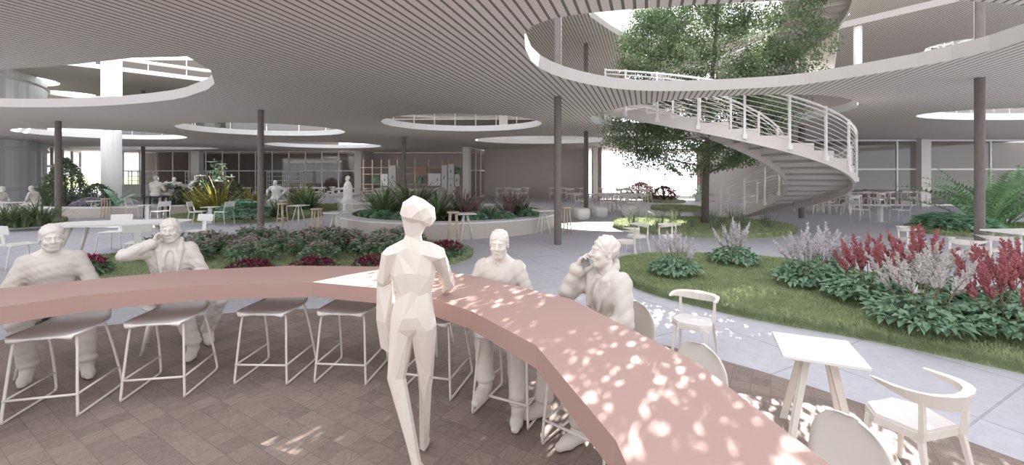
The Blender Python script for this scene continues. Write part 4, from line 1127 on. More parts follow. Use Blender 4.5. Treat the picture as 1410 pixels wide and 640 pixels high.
n = len(P); D = unit(P - np.array([.2, 0, 5.5])) * .6 + RNG.normal(0, .6, (n, 3)) + np.array([0, 0, -.35])
V, Fc = leaf_batch(P, D, RNG.uniform(.07, .125, n), RNG.uniform(.045, .075, n))
g = npmesh('foliage', V, Fc, LEAF_T, t); g['kind'] = 'stuff'

# ---- plant makers. Each returns a thing with parts
def astilbe(plume_m, seed, n_pl=13, hh=1.0, spread=.45):
    r = np.random.default_rng(seed)
    def f():
        t = thing('astilbe', 'x', 'flowering plant')
        # foliage: rosettes of pointed leaves on short stalks
        n = 560; a = r.uniform(0, 2 * pi, n); q = r.random(n) ** .6 * spread * 1.08; z = .10 + .30 * (1 - (q / (spread * 1.15)) ** 2) * r.random(n) + .04
        P = np.stack([q * np.cos(a), q * np.sin(a), z], 1); D = np.stack([np.cos(a + r.normal(0, .7, n)), np.sin(a + r.normal(0, .7, n)), r.normal(-.15, .3, n)], 1)
        V, Fc = leaf_batch(P, D, r.uniform(.09, .16, n), r.uniform(.05, .085, n), np.tile([0, 0, 1.0], (n, 1)) + r.normal(0, .25, (n, 3)), rng=r)
        npmesh('foliage', V, Fc, LEAF_A, t)
        b = MB(); heads = []
        for i in range(n_pl):
            a = i * 2.4 + r.uniform(-.3, .3); rd = (i / n_pl) ** .5 * spread * .75; ln = .05 + rd * .8
            p0 = Vector((rd * .35 * cos(a), rd * .35 * sin(a), 0)); h = hh * (.62 - .22 * (rd / spread) + r.uniform(-.05, .05))
            p1 = Vector((rd * cos(a), rd * sin(a), h)); b.tube([p0, p0.lerp(p1, .5) + Vector((0, 0, .04)), p1], [.008, .006, .005], 5)
            d = (p1 - p0).normalized(); d = (d + Vector((cos(a) * ln * .5, sin(a) * ln * .5, 0))).normalized(); heads.append((p1 - d * .05, d, hh * r.uniform(.42, .56)))
        b.build('stem', STEMR, t)
        for p, d, L in heads:
            m = 30; s = (np.arange(m) + r.random(m)) / m; aa = r.uniform(0, 2 * pi, m); ax = np.array(d); S = unit(np.cross(ax, [0.1, .2, 1.0]))[None]; U = np.cross(S, ax[None])
            rd = S * np.cos(aa)[:, None] + U * np.sin(aa)[:, None]; P = np.array(p)[None] + ax[None] * (s * L * .86)[:, None]; Dd = rd * .55 + ax[None] * 1.0 + A(0, 0, .15)[None]
            Ls = (1 - s) ** .9 * L * .25 + .026
            p1 = spindle_batch(P, Dd, Ls, .012 + .009 * (1 - s)); 
            # side florets on each branchlet
            k = 3; PP = np.repeat(P, k, 0); DD = np.repeat(unit(Dd), k, 0); LL = np.repeat(Ls, k); ff = r.uniform(.2, .9, len(PP))
            Pq = PP + DD * (LL * ff)[:, None]; p2 = spindle_batch(Pq, DD + r.normal(0, .5, Pq.shape), LL * .35 + .012, .008)
            p3 = spindle_batch(np.array([p]), np.array([d]), L * 1.06, .013)
            V, Fc = cat(p1, p2, p3); npmesh('plume', V, Fc, plume_m, t)
        return t
    return f
AW, AC, AR = Kind(astilbe(FL_WHITE, 3, 12)), Kind(astilbe(FL_CREAM, 5, 12)), Kind(astilbe(FL_ROSE, 8, 12))
zt = .13
for k, x, y, rz, sc, l in [(AW, 3.0, 7.75, 0, .86, 'white astilbe clump, leftmost on the right lawn island'), (AW, 4.6, 8.75, 2, .90, 'white astilbe clump, second from the left on the lawn island'),
                        (AW, 4.95, 7.05, 1, .98, 'white astilbe clump left of the red ones'), (AW, 5.6, 7.5, 3, .95, 'white astilbe clump touching the back of the first red one'),
                        (AR, 5.15, 6.1, 0, 1.02, 'rose-red astilbe clump directly right of the white one'), (AR, 6.15, 6.45, 2.2, 1.08, 'rose-red astilbe clump behind the cream one'),
                        (AC, 4.95, 5.05, 1.1, 1.0, 'cream-white astilbe clump in front of the red ones'), (AR, 5.65, 4.85, 4, 1.0, 'rose-red astilbe clump at the right edge of the lawn'),
                        (AR, 6.35, 5.3, 5, 1.05, 'rose-red astilbe clump half cut by the right edge'), (AC, 5.75, 5.7, 2.5, .95, 'cream-white astilbe clump between the red plumes')]:
    k.put((x, y, zt), rz, l, 'astilbe clumps on the lawn island', sc)

def bedding(flower, seed, h=.42, w=.42, nf=60, fs=.045, dome=False, leaf=LEAF_B):
    r = np.random.default_rng(seed)
    def f():
        t = thing('flowering_plant', 'x', 'flowering plant')
        n = 520; a = r.uniform(0, 2 * pi, n); q = r.random(n) ** .5 * w; z = h * (1 - .55 * (q / w) ** 2) * r.uniform(.25, 1, n)
        P = np.stack([q * np.cos(a), q * np.sin(a), z], 1); D = np.stack([np.cos(a), np.sin(a), r.uniform(-.2, .8, n)], 1) + r.normal(0, .5, (n, 3))
        V, Fc = leaf_batch(P, D, r.uniform(.09, .15, n), r.uniform(.045, .07, n), rng=r); npmesh('foliage', V, Fc, leaf, t)
        b = MB()
        for i in range(9):
            aa = i * 2.4; b.tube([(.03 * cos(aa), .03 * sin(aa), 0), (w * .5 * cos(aa), w * .5 * sin(aa), h * .8)], [.007, .004], 4)
        b.build('stem', STEMG, t)
        m = nf; a = r.uniform(0, 2 * pi, m); q = r.random(m) ** .5 * w * .97; z = h * (1.04 - .5 * (q / w) ** 2) + r.uniform(-.04, .04, m)
        C = np.stack([q * np.cos(a), q * np.sin(a), z], 1); parts = []
        for j in range(5 if not dome else 6):
            aj = a + j * 2 * pi / 5; D = np.stack([np.cos(aj), np.sin(aj), np.full(m, .35)], 1) + r.normal(0, .12, (m, 3)); parts.append(leaf_batch(C, D, fs * .62, fs * .55, np.tile([0, 0, 1.0], (m, 1)), rng=r))
        if dome:
            parts.append(spindle_batch(C - A(0, 0, .03)[None], np.tile([0, 0, 1.0], (m, 1)), .08, .02))
        V, Fc = cat(*parts); npmesh('blossom', V, Fc, flower, t)
        return t
    return f
PK, PK2, RD = Kind(bedding(FL_PINK, 21, .44, .44, 90, .062)), Kind(bedding(FL_PINK, 22, .48, .46, 75, .062)), Kind(bedding(FL_RED, 23, .30, .42, 230, .05, True))
pk = [(-8.3, 9.9), (-7.6, 10.6), (-7.55, 9.6), (-6.9, 10.2), (-6.3, 10.9), (-6.15, 9.7), (-5.5, 10.5), (-4.75, 11.0), (-4.85, 9.9), (-4.1, 10.6), (-3.4, 11.1), (-3.4, 10.0), (-2.75, 10.7), (-5.4, 11.4), (-6.9, 11.2), (-4.2, 9.2), (-5.6, 9.1), (-2.9, 9.6), (-7.0, 9.1)]
for i, (x, y) in enumerate(pk):
    (PK if i % 2 else PK2).put((x, y, .12), i * 1.3, 'pink-flowered bushy plant in the oval bed behind the bar', 'pink flowering plants in the oval bed', 1.0 + .12 * ((i * 7) % 5 - 2) / 2)
for px, py, l in [(343, 384, 'dark crimson flower clump at the front of the bed, left of centre'), (430, 380, 'dark crimson flower clump at the front of the bed, centre'), (516, 376, 'dark crimson flower clump beside the shoulder of the faceted woman'),
                  (338, 347, 'dark crimson flower clump at the back left of the bed'), (417, 342, 'dark crimson flower clump at the back of the bed behind the oak stool'), (492, 343, 'dark crimson flower clump at the back, before the planter'),
                  (614, 352, 'dark crimson flower clump at the right tip of the bed'), (262, 352, 'dark crimson flower clump at the left end of the bed beside the man')]:
    x, y = W(px, py, .12); RD.put((x, y, .12), px, l, sc=1.0)
MG = Kind(bedding(FL_MAG, 24, .32, .26, 130, .05, True))
x, y = W(125, 377, .12); MG.put((x, y, .12), 0, 'magenta flower clump on the lawn beside the leftmost man')
x, y = W(108, 381, .12); MG.put((x, y, .12), 1, 'smaller magenta flower clump at the shoulder of the leftmost man', sc=.8)

def spiky(m, seed, n=60, L=1.1, w=.06, lean=(.1, .9), droop=(.2, 1.2), base=.12, m2=None):
    r = np.random.default_rng(seed)
    def f():
        t = thing('spiky_plant', 'x', 'plant')
        def blades(k): 
            a = r.uniform(0, 2 * pi, k); P = np.stack([base * np.cos(a) * r.random(k), base * np.sin(a) * r.random(k), np.zeros(k)], 1)
            return blade_batch(P, a, L * r.uniform(.6, 1.1, k), w * r.uniform(.7, 1.1, k), r.uniform(*lean, k), r.uniform(*droop, k), 5)
        V, Fc = blades(n); npmesh('foliage', V, Fc, m, t)
        if m2: V, Fc = blades(n // 2); npmesh('leaf_blade', V, Fc, m2, t)[ 'label'] = 'darker leaf blades'
        return t
    return f
PH_Y = Kind(spiky(LEAF_Y, 31, 70, 1.75, .09, (.05, .9), (.1, .7), .25, LEAF_S)); PH_G = Kind(spiky(LEAF_S, 32, 80, 1.5, .10, (.1, 1.1), (.2, 1.1), .3, LEAF_F))
PH_U = Kind(spiky(LEAF_U, 33, 46, 1.25, .085, (.05, 1.0), (.1, .8), .2)); GR_C = Kind(spiky(LEAF_S, 34, 150, 1.25, .06, (.05, .85), (.3, 1.4), .3))
LOW = Kind(bedding(LEAF_P, 35, .35, .4, 90, .12, False, LEAF_P))
for px, py, sc, l, k in [(302, 297, 1.05, 'yellow-striped spiky plant, upright, beside the red-berried shrub', PH_Y), (277, 296, .8, 'yellow-striped spiky plant behind the left metal chair', PH_Y), (352, 288, .8, 'yellow-green spiky plant behind the dark column', PH_Y),
                     (424, 289, 1.1, 'broad spiky green clump left of the standing white figure', PH_G), (412, 287, .95, 'yellow-streaked spiky clump beside the seated white figure', PH_Y), (384, 299, .75, 'small spiky green plant at the tip of the oval island', PH_G),
                     (8, 313, .9, 'grassy clump at the very left edge', GR_C), (30, 313, .85, 'grassy clump, second from the left edge', GR_C), (54, 311, 1.0, 'grassy clump beside the dark column at left', GR_C)]:
    x, y = W(px, py, .12); k.put((x, y, .12), px, l, sc=sc)
# soil and plants in the round planter
b = MB(); b.prism(ellipse(RP[0], RP[1], 3.74, 3.74, 40), .0, .36, [ellipse(RP[0] + 1.35, RP[1] + .9, 1.02, 1.02, 24)])
tag(b.build('planting_bed', SOIL), 'dark soil bed filling the round planter', 'soil')
for x, y, sc, rz, k, l in [(-4.7, 15.6, 1.05, 0, PH_G, 'green sword-leaved plant at the front left of the round planter'), (-4.0, 17.0, 1.25, 1, PH_G, 'tall green sword-leaved plant behind the faceted head'), (-2.7, 15.3, .9, 3, PH_G, 'green sword-leaved plant right beside the faceted head'),
                        (-5.3, 17.4, .85, 4, PH_G, 'green sword-leaved plant at the left rim of the round planter'),
                        (-.1, 15.4, 1.0, 0, PH_U, 'bronze-purple sword-leaved plant at the front right of the planter'), (-1.5, 14.9, .95, 2, PH_U, 'bronze-purple sword-leaved plant at the front of the planter'), (.1, 16.3, .8, 3, PH_U, 'small bronze-purple plant at the right of the planter'),
                        (-2.2, 18.9, .95, 5, PH_U, 'bronze-purple plant behind the inner ring bench'), (.2, 17.6, .9, 1, PH_U, 'bronze-purple plant right of the inner ring bench'),
                        (.4, 15.9, .6, 0, PH_G, 'low green sword-leaved plant at the right of the planter'), (-.8, 14.5, .55, 2, PH_G, 'low green sword-leaved plant before the purple ones'), (-1.9, 16.2, .7, 4, PH_G, 'low green plant at the middle of the planter')]:
    k.put((x, y, .36), rz, l, sc=sc)
for x, y, l in [(-5.0, 14.9, 'low leafy ground cover at the front left of the planter'), (-3.6, 14.1, 'low leafy ground cover behind the planter rim'), (-4.4, 14.4, 'low leafy ground cover left of the faceted head'), (-1.2, 13.9, 'low leafy ground cover at the front rim of the planter'), (-.3, 14.2, 'low leafy ground cover right of centre'), (.6, 15.0, 'low leafy ground cover at the right rim')]:
    LOW.put((x, y, .36), x, l, sc=1.0)
HO = Kind(bedding(LEAF_H, 36, .55, .65, 70, .26, False, LEAF_H))
for px, py, l in [(327, 302, 'broad blue-green leaved plant right of the metal chair'), (345, 301, 'broad blue-green leaved plant beside the dark column'), (334, 296, 'broad blue-green leaved plant behind the others')]:
    x, y = W(px, py, .13); HO.put((x, y, .13), px, l, sc=1.15)

def bush(m, seed, prof, n=2600, ls=(.08, .14), nm='shrub', stem=True):
    r = np.random.default_rng(seed); prof = np.array(prof)
    def f():
        t = thing(nm, 'x', 'shrub')
        z = r.uniform(prof[0, 0], prof[-1, 0], n); a = r.uniform(0, 2 * pi, n); R = np.interp(z, prof[:, 0], prof[:, 1]) * (1 + .12 * np.sin(5 * a + z * 4)) * r.uniform(.6, 1.05, n)
        P = np.stack([R * np.cos(a), R * np.sin(a), z], 1); D = np.stack([np.cos(a), np.sin(a), r.uniform(0, 1, n)], 1) + r.normal(0, .5, (n, 3))
        V, Fc = leaf_batch(P, D, r.uniform(*ls, n), r.uniform(ls[0] * .5, ls[1] * .6, n), rng=r); npmesh('foliage', V, Fc, m, t)
        b = MB()
        for i in range(7):
            aa = i * .9; b.tube([(.04 * cos(aa), .04 * sin(aa), 0), (prof[1, 1] * .6 * cos(aa), prof[1, 1] * .6 * sin(aa), prof[-1, 0] * .7)], [.03, .01], 5)
        b.tube([(0, 0, 0), (0, 0, prof[-1, 0] * .85)], [.05, .012], 6); b.build('stem', BARK, t)
        return t
    return f
CYP = Kind(bush(LEAF_D, 41, [[.05, .75], [.5, 1.15], [1.3, 1.05], [2.2, .7], [2.9, .35], [3.3, .05]], 5200, (.10, .17), 'conical_shrub'))
BSH = Kind(bush(LEAF_D, 42, [[.02, .5], [.4, .85], [.9, .75], [1.3, .4], [1.45, .05]], 2400, (.10, .16)))
PUR = Kind(bush(leafmat('plum_leaf', (.16, .06, .07), (.34, .15, .16), .5, 5, .2), 43, [[.02, .6], [.3, .95], [.6, .7], [.85, .1]], 1800, (.09, .14)))
x, y = W(85, 288.5); CYP.put((-22.75, 21.45, 0), 0, 'tall dark conical shrub behind the dark column at left', sc=(1.0, .85, .84))
BSH.put((-21.2, 21.5, 0), 0, 'dark rounded shrub right of the conical shrub', sc=(.9, .9, 1.0))
BSH.put((-24.6, 22.6, 0), 1, 'dark rounded shrub left of the conical shrub', sc=1.0)
for x, y, s, l in [(-17.0, 23.4, 1.05, 'rounded green shrub right of the suited seated figure'), (-15.8, 23.6, 1.0, 'rounded green shrub left of the berried shrub'), (-19.3, 23.8, .95, 'rounded green shrub left of the suited seated figure'), (-18.4, 24.3, .8, 'low rounded shrub behind the suited seated figure')]:
    BSH.put((x, y, .13), x, l, sc=s)
for x, y, s, l in [(11.0, 30.5, 1.1, 'plum-coloured shrub outside the doorway, right one'), (10.9, 35.6, 1.3, 'plum-coloured shrub outside the doorway, left one')]:
    PUR.put((x, y, .15), x, l, sc=s)
GT = Kind(spiky(leafmat('dry_grass', (.35, .28, .2), (.6, .5, .4), .8, 3, .3), 45, 26, 2.3, .03, (.0, .25), (.05, .3), .25))
for x, y, l in [(11.2, 30.8, 'pale dry grass tuft rising behind the right plum shrub'), (11.0, 36.2, 'pale dry grass tuft rising behind the left plum shrub')]: GT.put((x, y, .15), x, l, sc=1.0)
TG = Kind(spiky(LEAF_D, 46, 26, .75, .02, (.0, .6), (.2, .8), .2)); TGw = 0
for i in range(26):
    a = i * 2.39996; rr = .5 + 2.2 * ((i + .5) / 26) ** .5; x, y = 7.0 + rr * cos(a) * 1.05, 15.7 + rr * sin(a) * .8
    TG.put((x, y, .15), i, 'wispy dark grass tuft on the lawn round the tree trunk', 'grass tufts round the tree trunk', .6 + .5 * ((i * 5) % 7) / 7)

def palm(seed, n=13, L=1.35, w=.24):
    r = np.random.default_rng(seed)
    def f():
        t = thing('banana_plant', 'x', 'plant')
        for i in range(n):
            a = i * 2.4; P = []; lean = .25 + .09 * i; seg = 8; cur = Vector((0, 0, .1)); ang = lean
            b = MB(); V = []; 
            for k in range(seg + 1):
                s = k / seg; wd = w * (.12 if s < .18 else sin(pi * min(1, (s - .15) / .87)) ** .7 * .5 + .01)
                side = Vector((-sin(a), cos(a), 0)); V += [cur - side * wd + Vector((0, 0, wd * .25)), cur, cur + side * wd + Vector((0, 0, wd * .25))]
                cur = cur + Vector((cos(a) * sin(ang), sin(a) * sin(ang), cos(ang))) * L / seg; ang += .13 + .02 * i * .6
            b.add(V, [(3 * k + j, 3 * k + j + 1, 3 * k + j + 4, 3 * k + j + 3) for k in range(seg) for j in (0, 1)]); b.build('leaf', LEAF_P, t, smooth=True)
        return t
    return f
PALM = Kind(palm(51)); PALM.put((-19.5, 20.75, .2), .4, 'glossy green palm-like plant in the long planter', sc=1.1)
PALM.put((13.8, 31.2, .42), 1, 'small potted palm by the brick pier outside', sc=.7)
b = MB(); b.lathe((0, 0, 0), [(.22, 0), (.32, .5), (.30, .5), (.28, .46)], 16); o = b.build('plant_pot', WHITE, ang=.5); o.location = (14.1, 31.6, 0); tag(o, 'white pot of the palm by the brick pier', 'pot'); o.location = (13.8, 31.2, 0)
b = MB()
DOME = Kind(bedding(FL_LIL, 52, .75, .95, 520, .12, True)); DOME.put((-20.3, 20.3, .05), 0, 'lilac flower dome in the long planter', sc=(1.0, .5, 1.0))
# tall berried shrub with white blossoms
def berried():
    t = thing('berried_shrub', 'x', 'shrub'); r = np.random.default_rng(61); b = MB(); tp = []
    stems = [((0, 0, 0), (.12, 0, 1.2), (.05, 0, 2.35)), ((0, 0, .2), (-.3, .1, 1.1), (-.65, .1, 1.75)), ((0, 0, .6), (.4, 0, 1.3), (.85, -.1, 1.65)), ((.1, 0, 1.2), (.2, 0, 1.8), (.35, .05, 2.25)), ((0, 0, .3), (.2, -.2, .9), (-.1, -.3, 1.4))]
    for s in stems: b.tube(s, [.03, .022, .01], 6); tp += [np.array(s[1]) * (1 - u) + np.array(s[2]) * u for u in np.linspace(-.3, 1, 24)]
    b.build('stem', BARK, t); P = np.repeat(np.array(tp), 3, 0); n = len(P); P = P + r.normal(0, .09, P.shape)
    V, Fc = leaf_batch(P, r.normal(0, 1, (n, 3)) + A(0, 0, .2), r.uniform(.12, .2, n), r.uniform(.06, .1, n), rng=r); npmesh('foliage', V, Fc, LEAF_B, t)
    for c in [(-.1, 0, 2.4), (.38, 0, 2.3), (-.62, 0, 1.75), (.1, -.1, 1.55), (.35, -.1, 1.5), (.85, -.1, 1.7)]:
        parts = []
        for j in range(9):
            a = np.array([j * 2 * pi / 9]); D = np.stack([np.cos(a), np.sin(a), np.array([.25])], 1); parts.append(leaf_batch(np.array([c]), D, .26, .12, np.array([[0, 0, 1.0]]), rng=r))
        V, Fc = cat(*parts); npmesh('blossom', V, Fc, SWHITE, t)
    for i in range(14):
        c = tp[int(r.integers(0, len(tp)))] + r.normal(0, .1, 3); b = MB(); b.lathe(c, [(.01, -.05), (.045, -.03), (.05, 0), (.04, .035), (.01, .05)], 8); b.build('berry', FL_RED, t, smooth=True)
    return t
BER = Kind(berried); x, y = W(287, 296, .13); BER.put((x, y + .3, .13), 0, 'tall shrub with white blossoms and red berries behind the metal chairs', sc=1.0)

# arching pinnate fronds
def fern_shrub(seed, n=15, L=3.1):
    r = np.random.default_rng(seed)
    def f():
        t = thing('fern_shrub', 'x', 'shrub')
        for i in range(n):
            a = i * 2.39996 + r.uniform(-.2, .2); lean = .12 + .75 * (i / n); LL = L * r.uniform(.75, 1.05); seg = 14; cur = np.array([.15 * cos(a), .15 * sin(a), 0.]); ang = lean; pts = []
            dr = r.uniform(.6, 1.5)
            for k in range(seg + 1):
                pts.append(cur.copy()); cur = cur + np.array([cos(a) * sin(ang), sin(a) * sin(ang), cos(ang)]) * LL / seg; ang += dr / seg
            pts = np.array(pts); b = MB(); b.tube([tuple(p) for p in pts], [.022 * (1 - .85 * k / seg) for k in range(seg + 1)], 5); st = b.build('frond', LEAF_F, t)
            m = 20; s = np.linspace(.10, .99, m); ix = s * seg; i0 = np.minimum(ix.astype(int), seg - 1); fr = (ix - i0)[:, None]; P = pts[i0] * (1 - fr) + pts[i0 + 1] * fr; T = unit(pts[i0 + 1] - pts[i0]); S = np.array([-sin(a), cos(a), 0.])[None]
            ll = .36 * np.sin(np.clip(s, .1, 1) * pi * .82 + .25) + .05; parts = []
            for sg in (-1, 1):
                parts.append(leaf_batch(P, S * sg + T * .5 + A(0, 0, .1)[None], ll, ll * .20 + .012, np.cross(T, S * np.ones((m, 1))) * -1, .15, rng=r))
            V, Fc = cat(*parts); npmesh('leaflets', V, Fc, LEAF_F, st)
        return t
    return f
FERN = Kind(fern_shrub(71)); FERN.put((16.4, 14.6, .13), 0, 'big arching glossy fern shrub left of the thick column', sc=.95)
FERN.put((19.2, 14.0, .13), 2.2, 'big arching glossy fern shrub at the right edge', sc=.95); FERN.put((17.8, 15.3, .13), 4.1, 'big arching glossy fern shrub behind the thick column', sc=1.0)
for x, y, l in [(15.0, 13.9, 'low spreading green plant at the left of the fern island'), (15.3, 14.9, 'low spreading green plant before the right glazed wall'), (18.3, 13.0, 'low spreading green plant at the front of the fern island')]:
    LOW.put((x, y, .13), x, l, sc=(2.0, 1.6, 1.3))
for px, py, z in [(518, 0, 1.2), (580, 0, 1.2), (628, 0, 2.02)]:
    LOW.put((X35(px), 35.9, z - .02 + (.0 if z < 2 else 0)), px, 'green trailing plant on the open shelving, %s' % {518: 'left unit', 580: 'under the rust panel', 628: 'top right of the cabinets'}[px], sc=(.95, .45, 1.6))
# ------------------------------------------------------------------ figures: smooth-union distance fields meshed with surface nets
class SDF:
    def __init__(s, lo, hi, h):
        s.lo = np.array(lo, np.float32); s.h = h; s.n = [int(math.ceil((hi[i] - lo[i]) / h)) + 1 for i in range(3)]
        s.f = np.full(s.n, .12, np.float32)
    def _sl(s, lo, hi):
        a = [max(0, int((lo[i] - s.lo[i]) / s.h) - 1) for i in range(3)]; b = [min(s.n[i], int((hi[i] - s.lo[i]) / s.h) + 3) for i in range(3)]
        if any(a[i] >= b[i] for i in range(3)): return None, None
        g = np.meshgrid(*[s.lo[i] + s.h * np.arange(a[i], b[i], dtype=np.float32) for i in range(3)], indexing='ij')
        return tuple(slice(a[i], b[i]) for i in range(3)), np.stack(g, -1)
    def _mix(s, sl, d, k, sub=False):
        f = s.f[sl]
        if sub: d = -d; h = np.clip(.5 - .5 * (f - d) / k, 0, 1); s.f[sl] = f * (1 - h) + d * h + k * h * (1 - h)
        else: h = np.clip(.5 + .5 * (f - d) / k, 0, 1); s.f[sl] = f * (1 - h) + d * h - k * h * (1 - h)
    def cap(s, a, b, ra, rb=None, k=.02, sub=False):
        rb = ra if rb is None else rb; a = np.array(a, np.float32); b = np.array(b, np.float32); R = max(ra, rb) + .1
        sl, P = s._sl(np.minimum(a, b) - R, np.maximum(a, b) + R)
        if sl is None: return
        ab = b - a; t = np.clip(((P - a) @ ab) / max(1e-9, float(ab @ ab)), 0, 1)
        d = np.linalg.norm(P - a - t[..., None] * ab, axis=-1) - (ra + (rb - ra) * t); s._mix(sl, d, k, sub)
    def ell(s, c, r, k=.02, R=None, sub=False):
        c = np.array(c, np.float32); r = np.array(r, np.float32); m = float(r.max()) + .1
        sl, P = s._sl(c - m, c + m)
        if sl is None: return
        q = P - c
        if R is not None: q = q @ np.array(R, np.float32)
        l = np.linalg.norm(q / r, axis=-1); l2 = np.linalg.norm(q / (r * r), axis=-1)
        d = l * (l - 1) / np.maximum(l2, 1e-6); s._mix(sl, d, k, sub)
    def folds(s, amp, zlo, zhi, seed=0, fr=28, hands=()):
        g = [s.lo[i] + s.h * np.arange(s.n[i], dtype=np.float32) for i in range(3)]; X, Y, Z = np.meshgrid(*g, indexing='ij')
        w = np.clip((Z - zlo) / .04, 0, 1) * np.clip((zhi - Z) / .04, 0, 1)
        for hc, hr in hands: w *= np.clip((np.sqrt((X - hc[0]) ** 2 + (Y - hc[1]) ** 2 + (Z - hc[2]) ** 2) - hr) / .03, 0, 1)
        ph = seed * 1.7
        n = np.sin(fr * (Z * 1.2 + .5 * X) + 3 * np.sin(9 * Y + ph) + 2 * np.sin(11 * X + ph)) * .6 + np.sin(fr * 1.7 * (Z * .6 - X * .8 + Y * .5) + 2.5 * np.sin(13 * Z + ph)) * .4
        s.f += (amp * w * n).astype(np.float32)
    def mesh(s):
        f = s.f; nx, ny, nz = s.n; neg = f < 0
        cnt = np.zeros((nx - 1, ny - 1, nz - 1), np.float32); acc = np.zeros((nx - 1, ny - 1, nz - 1, 3), np.float32)
        c = [(i, j, k) for i in (0, 1) for j in (0, 1) for k in (0, 1)]
        def sub(a, o): return a[o[0]:nx - 1 + o[0], o[1]:ny - 1 + o[1], o[2]:nz - 1 + o[2]]
        for o in c:
            for ax in range(3):
                if o[ax]: continue
                p = list(o); p[ax] = 1; A_, B_ = sub(f, o), sub(f, p); m = sub(neg, o) != sub(neg, p)
                if not m.any(): continue
                t = np.where(m, A_ / np.where(m, A_ - B_, 1), 0); cnt += m
                for q in range(3): acc[..., q] += np.where(m, (o[q] + (t if q == ax else 0)), 0)
        act = cnt > 0; idx = np.full(act.shape, -1, np.int64); idx[act] = np.arange(act.sum())
        ijk = np.argwhere(act); V = (ijk + acc[act] / cnt[act][:, None]) * s.h + s.lo; Q = []
        for ax in range(3):
            A_ = neg; sl0 = [slice(None)] * 3; sl1 = [slice(None)] * 3; sl0[ax] = slice(0, -1); sl1[ax] = slice(1, None)
            m = A_[tuple(sl0)] != A_[tuple(sl1)]; e = np.argwhere(m); u, v = [(1, 2), (2, 0), (0, 1)][ax]
            ok = (e[:, u] > 0) & (e[:, v] > 0) & (e[:, u] < idx.shape[u]) & (e[:, v] < idx.shape[v]); e = e[ok]
            def cell(du, dv):
                q = e.copy(); q[:, u] -= du; q[:, v] -= dv; return idx[q[:, 0], q[:, 1], q[:, 2]]
            quad = np.stack([cell(1, 1), cell(0, 1), cell(0, 0), cell(1, 0)], 1); flip = ~A_[e[:, 0], e[:, 1], e[:, 2]]
            quad[flip] = quad[flip][:, ::-1]; Q.append(quad[(quad >= 0).all(1)])
        return V, np.concatenate(Q)

def rotm(yaw=0, pitch=0, roll=0):
    return np.array(Matrix.Rotation(yaw, 3, 'Z') @ Matrix.Rotation(pitch, 3, 'X') @ Matrix.Rotation(roll, 3, 'Y'))
def ik(a, c, l1, l2, hint):
    a, c = np.array(a, float), np.array(c, float); d = c - a; L = np.linalg.norm(d); L2 = min(L, (l1 + l2) * .995); u = d / L
    x = (l1 * l1 - l2 * l2 + L2 * L2) / (2 * L2); h = math.sqrt(max(0, l1 * l1 - x * x)); hv = np.array(hint, float); hv = hv - u * (hv @ u); hv /= np.linalg.norm(hv)
    return a + u * x + hv * h, a + u * L2

def add_head(g, c, R, S, smile=.5):
    def p(x, y, z): return np.array(c) + (R @ np.array([x, y, z])) * S
    E = lambda q, r, k=.012, sub=False: g.ell(p(*q), [v * S for v in r], k * S, R, sub)
    Cp = lambda a, b, ra, rb=None, k=.008, sub=False: g.cap(p(*a), p(*b), ra * S, None if rb is None else rb * S, k * S, sub)
    E((0, -.012, .028), (.074, .093, .088)); E((0, .025, -.035), (.060, .066, .082), .02); E((0, .058, -.095), (.030, .026, .022), .02)
    Cp((-.052, -.0, -.06), (-.02, .055, -.098), .016, .018, .02); Cp((.052, 0, -.06), (.02, .055, -.098), .016, .018, .02)
    for s in (-1, 1):
        E((s * .030, .100, .006), (.020, .020, .013), .012, True); E((s * .030, .078, .004), (.0125, .0125, .011), .003)
        E((s * .040, .066, -.028), (.024, .022, .020), .018); Cp((s * .014, .088, .026), (s * .045, .076, .024), .0085, .007, .01)
        E((s * .077, -.008, -.006), (.010, .020, .033), .006); E((s * .081, -.004, -.004), (.006, .011, .019), .004, True)
    Cp((0, .088, .016), (0, .113, -.026), .008, .012, .010); Cp((-.014, .100, -.030), (.014, .100, -.030), .008, None, .008)
    up = .010 * smile
    Cp((-.024, .082, -.056 + up), (0, .094, -.060), .006, .0075, .006); Cp((.024, .082, -.056 + up), (0, .094, -.060), .006, .0075, .006)
    Cp((-.018, .084, -.070 + up * .5), (.018, .084, -.070 + up * .5), .008, None, .008)
    Cp((-.026, .088, -.0625 + up * 1.3), (0, .100, -.066), .0025, None, .003, True); Cp((.026, .088, -.0625 + up * 1.3), (0, .100, -.066), .0025, None, .003, True)

def add_hand(g, w, d, n, S, curl=.6, side=1):
    """w wrist, d towards fingers, n palm normal; thumb to side*(d x n)"""
    d = np.array(d, float); d /= np.linalg.norm(d); n = np.array(n, float); n -= d * (n @ d); n /= np.linalg.norm(n); t = np.cross(d, n) * side; w = np.array(w, float)
    g.ell(w + d * .045 * S, [.040 * S, .047 * S, .016 * S], .012, np.stack([t, d, n], 1))
    for i, (o, L) in enumerate([(.030, .068), (.010, .076), (-.010, .070), (-.029, .056)]):
        b = w + d * .082 * S + t * o * S; c = curl * (1 + .08 * i); a1 = b + (d * math.cos(c * .6) + n * math.sin(c * .6)) * L * .5 * S
        a2 = a1 + (d * math.cos(c * 1.5) + n * math.sin(c * 1.5)) * L * .5 * S
        g.cap(b - d * .02 * S, a1, .0092 * S, .0085 * S, .004); g.cap(a1, a2, .0085 * S, .0072 * S, .003)
    b = w + d * .02 * S + t * .032 * S; m = b + (d * .6 + t * .7 + n * .3) * .040 * S; g.cap(b, m, .012 * S, .0105 * S, .008); g.cap(m, m + (d * .85 + t * .15 + n * .4) * .032 * S, .0105 * S, .008 * S, .003)

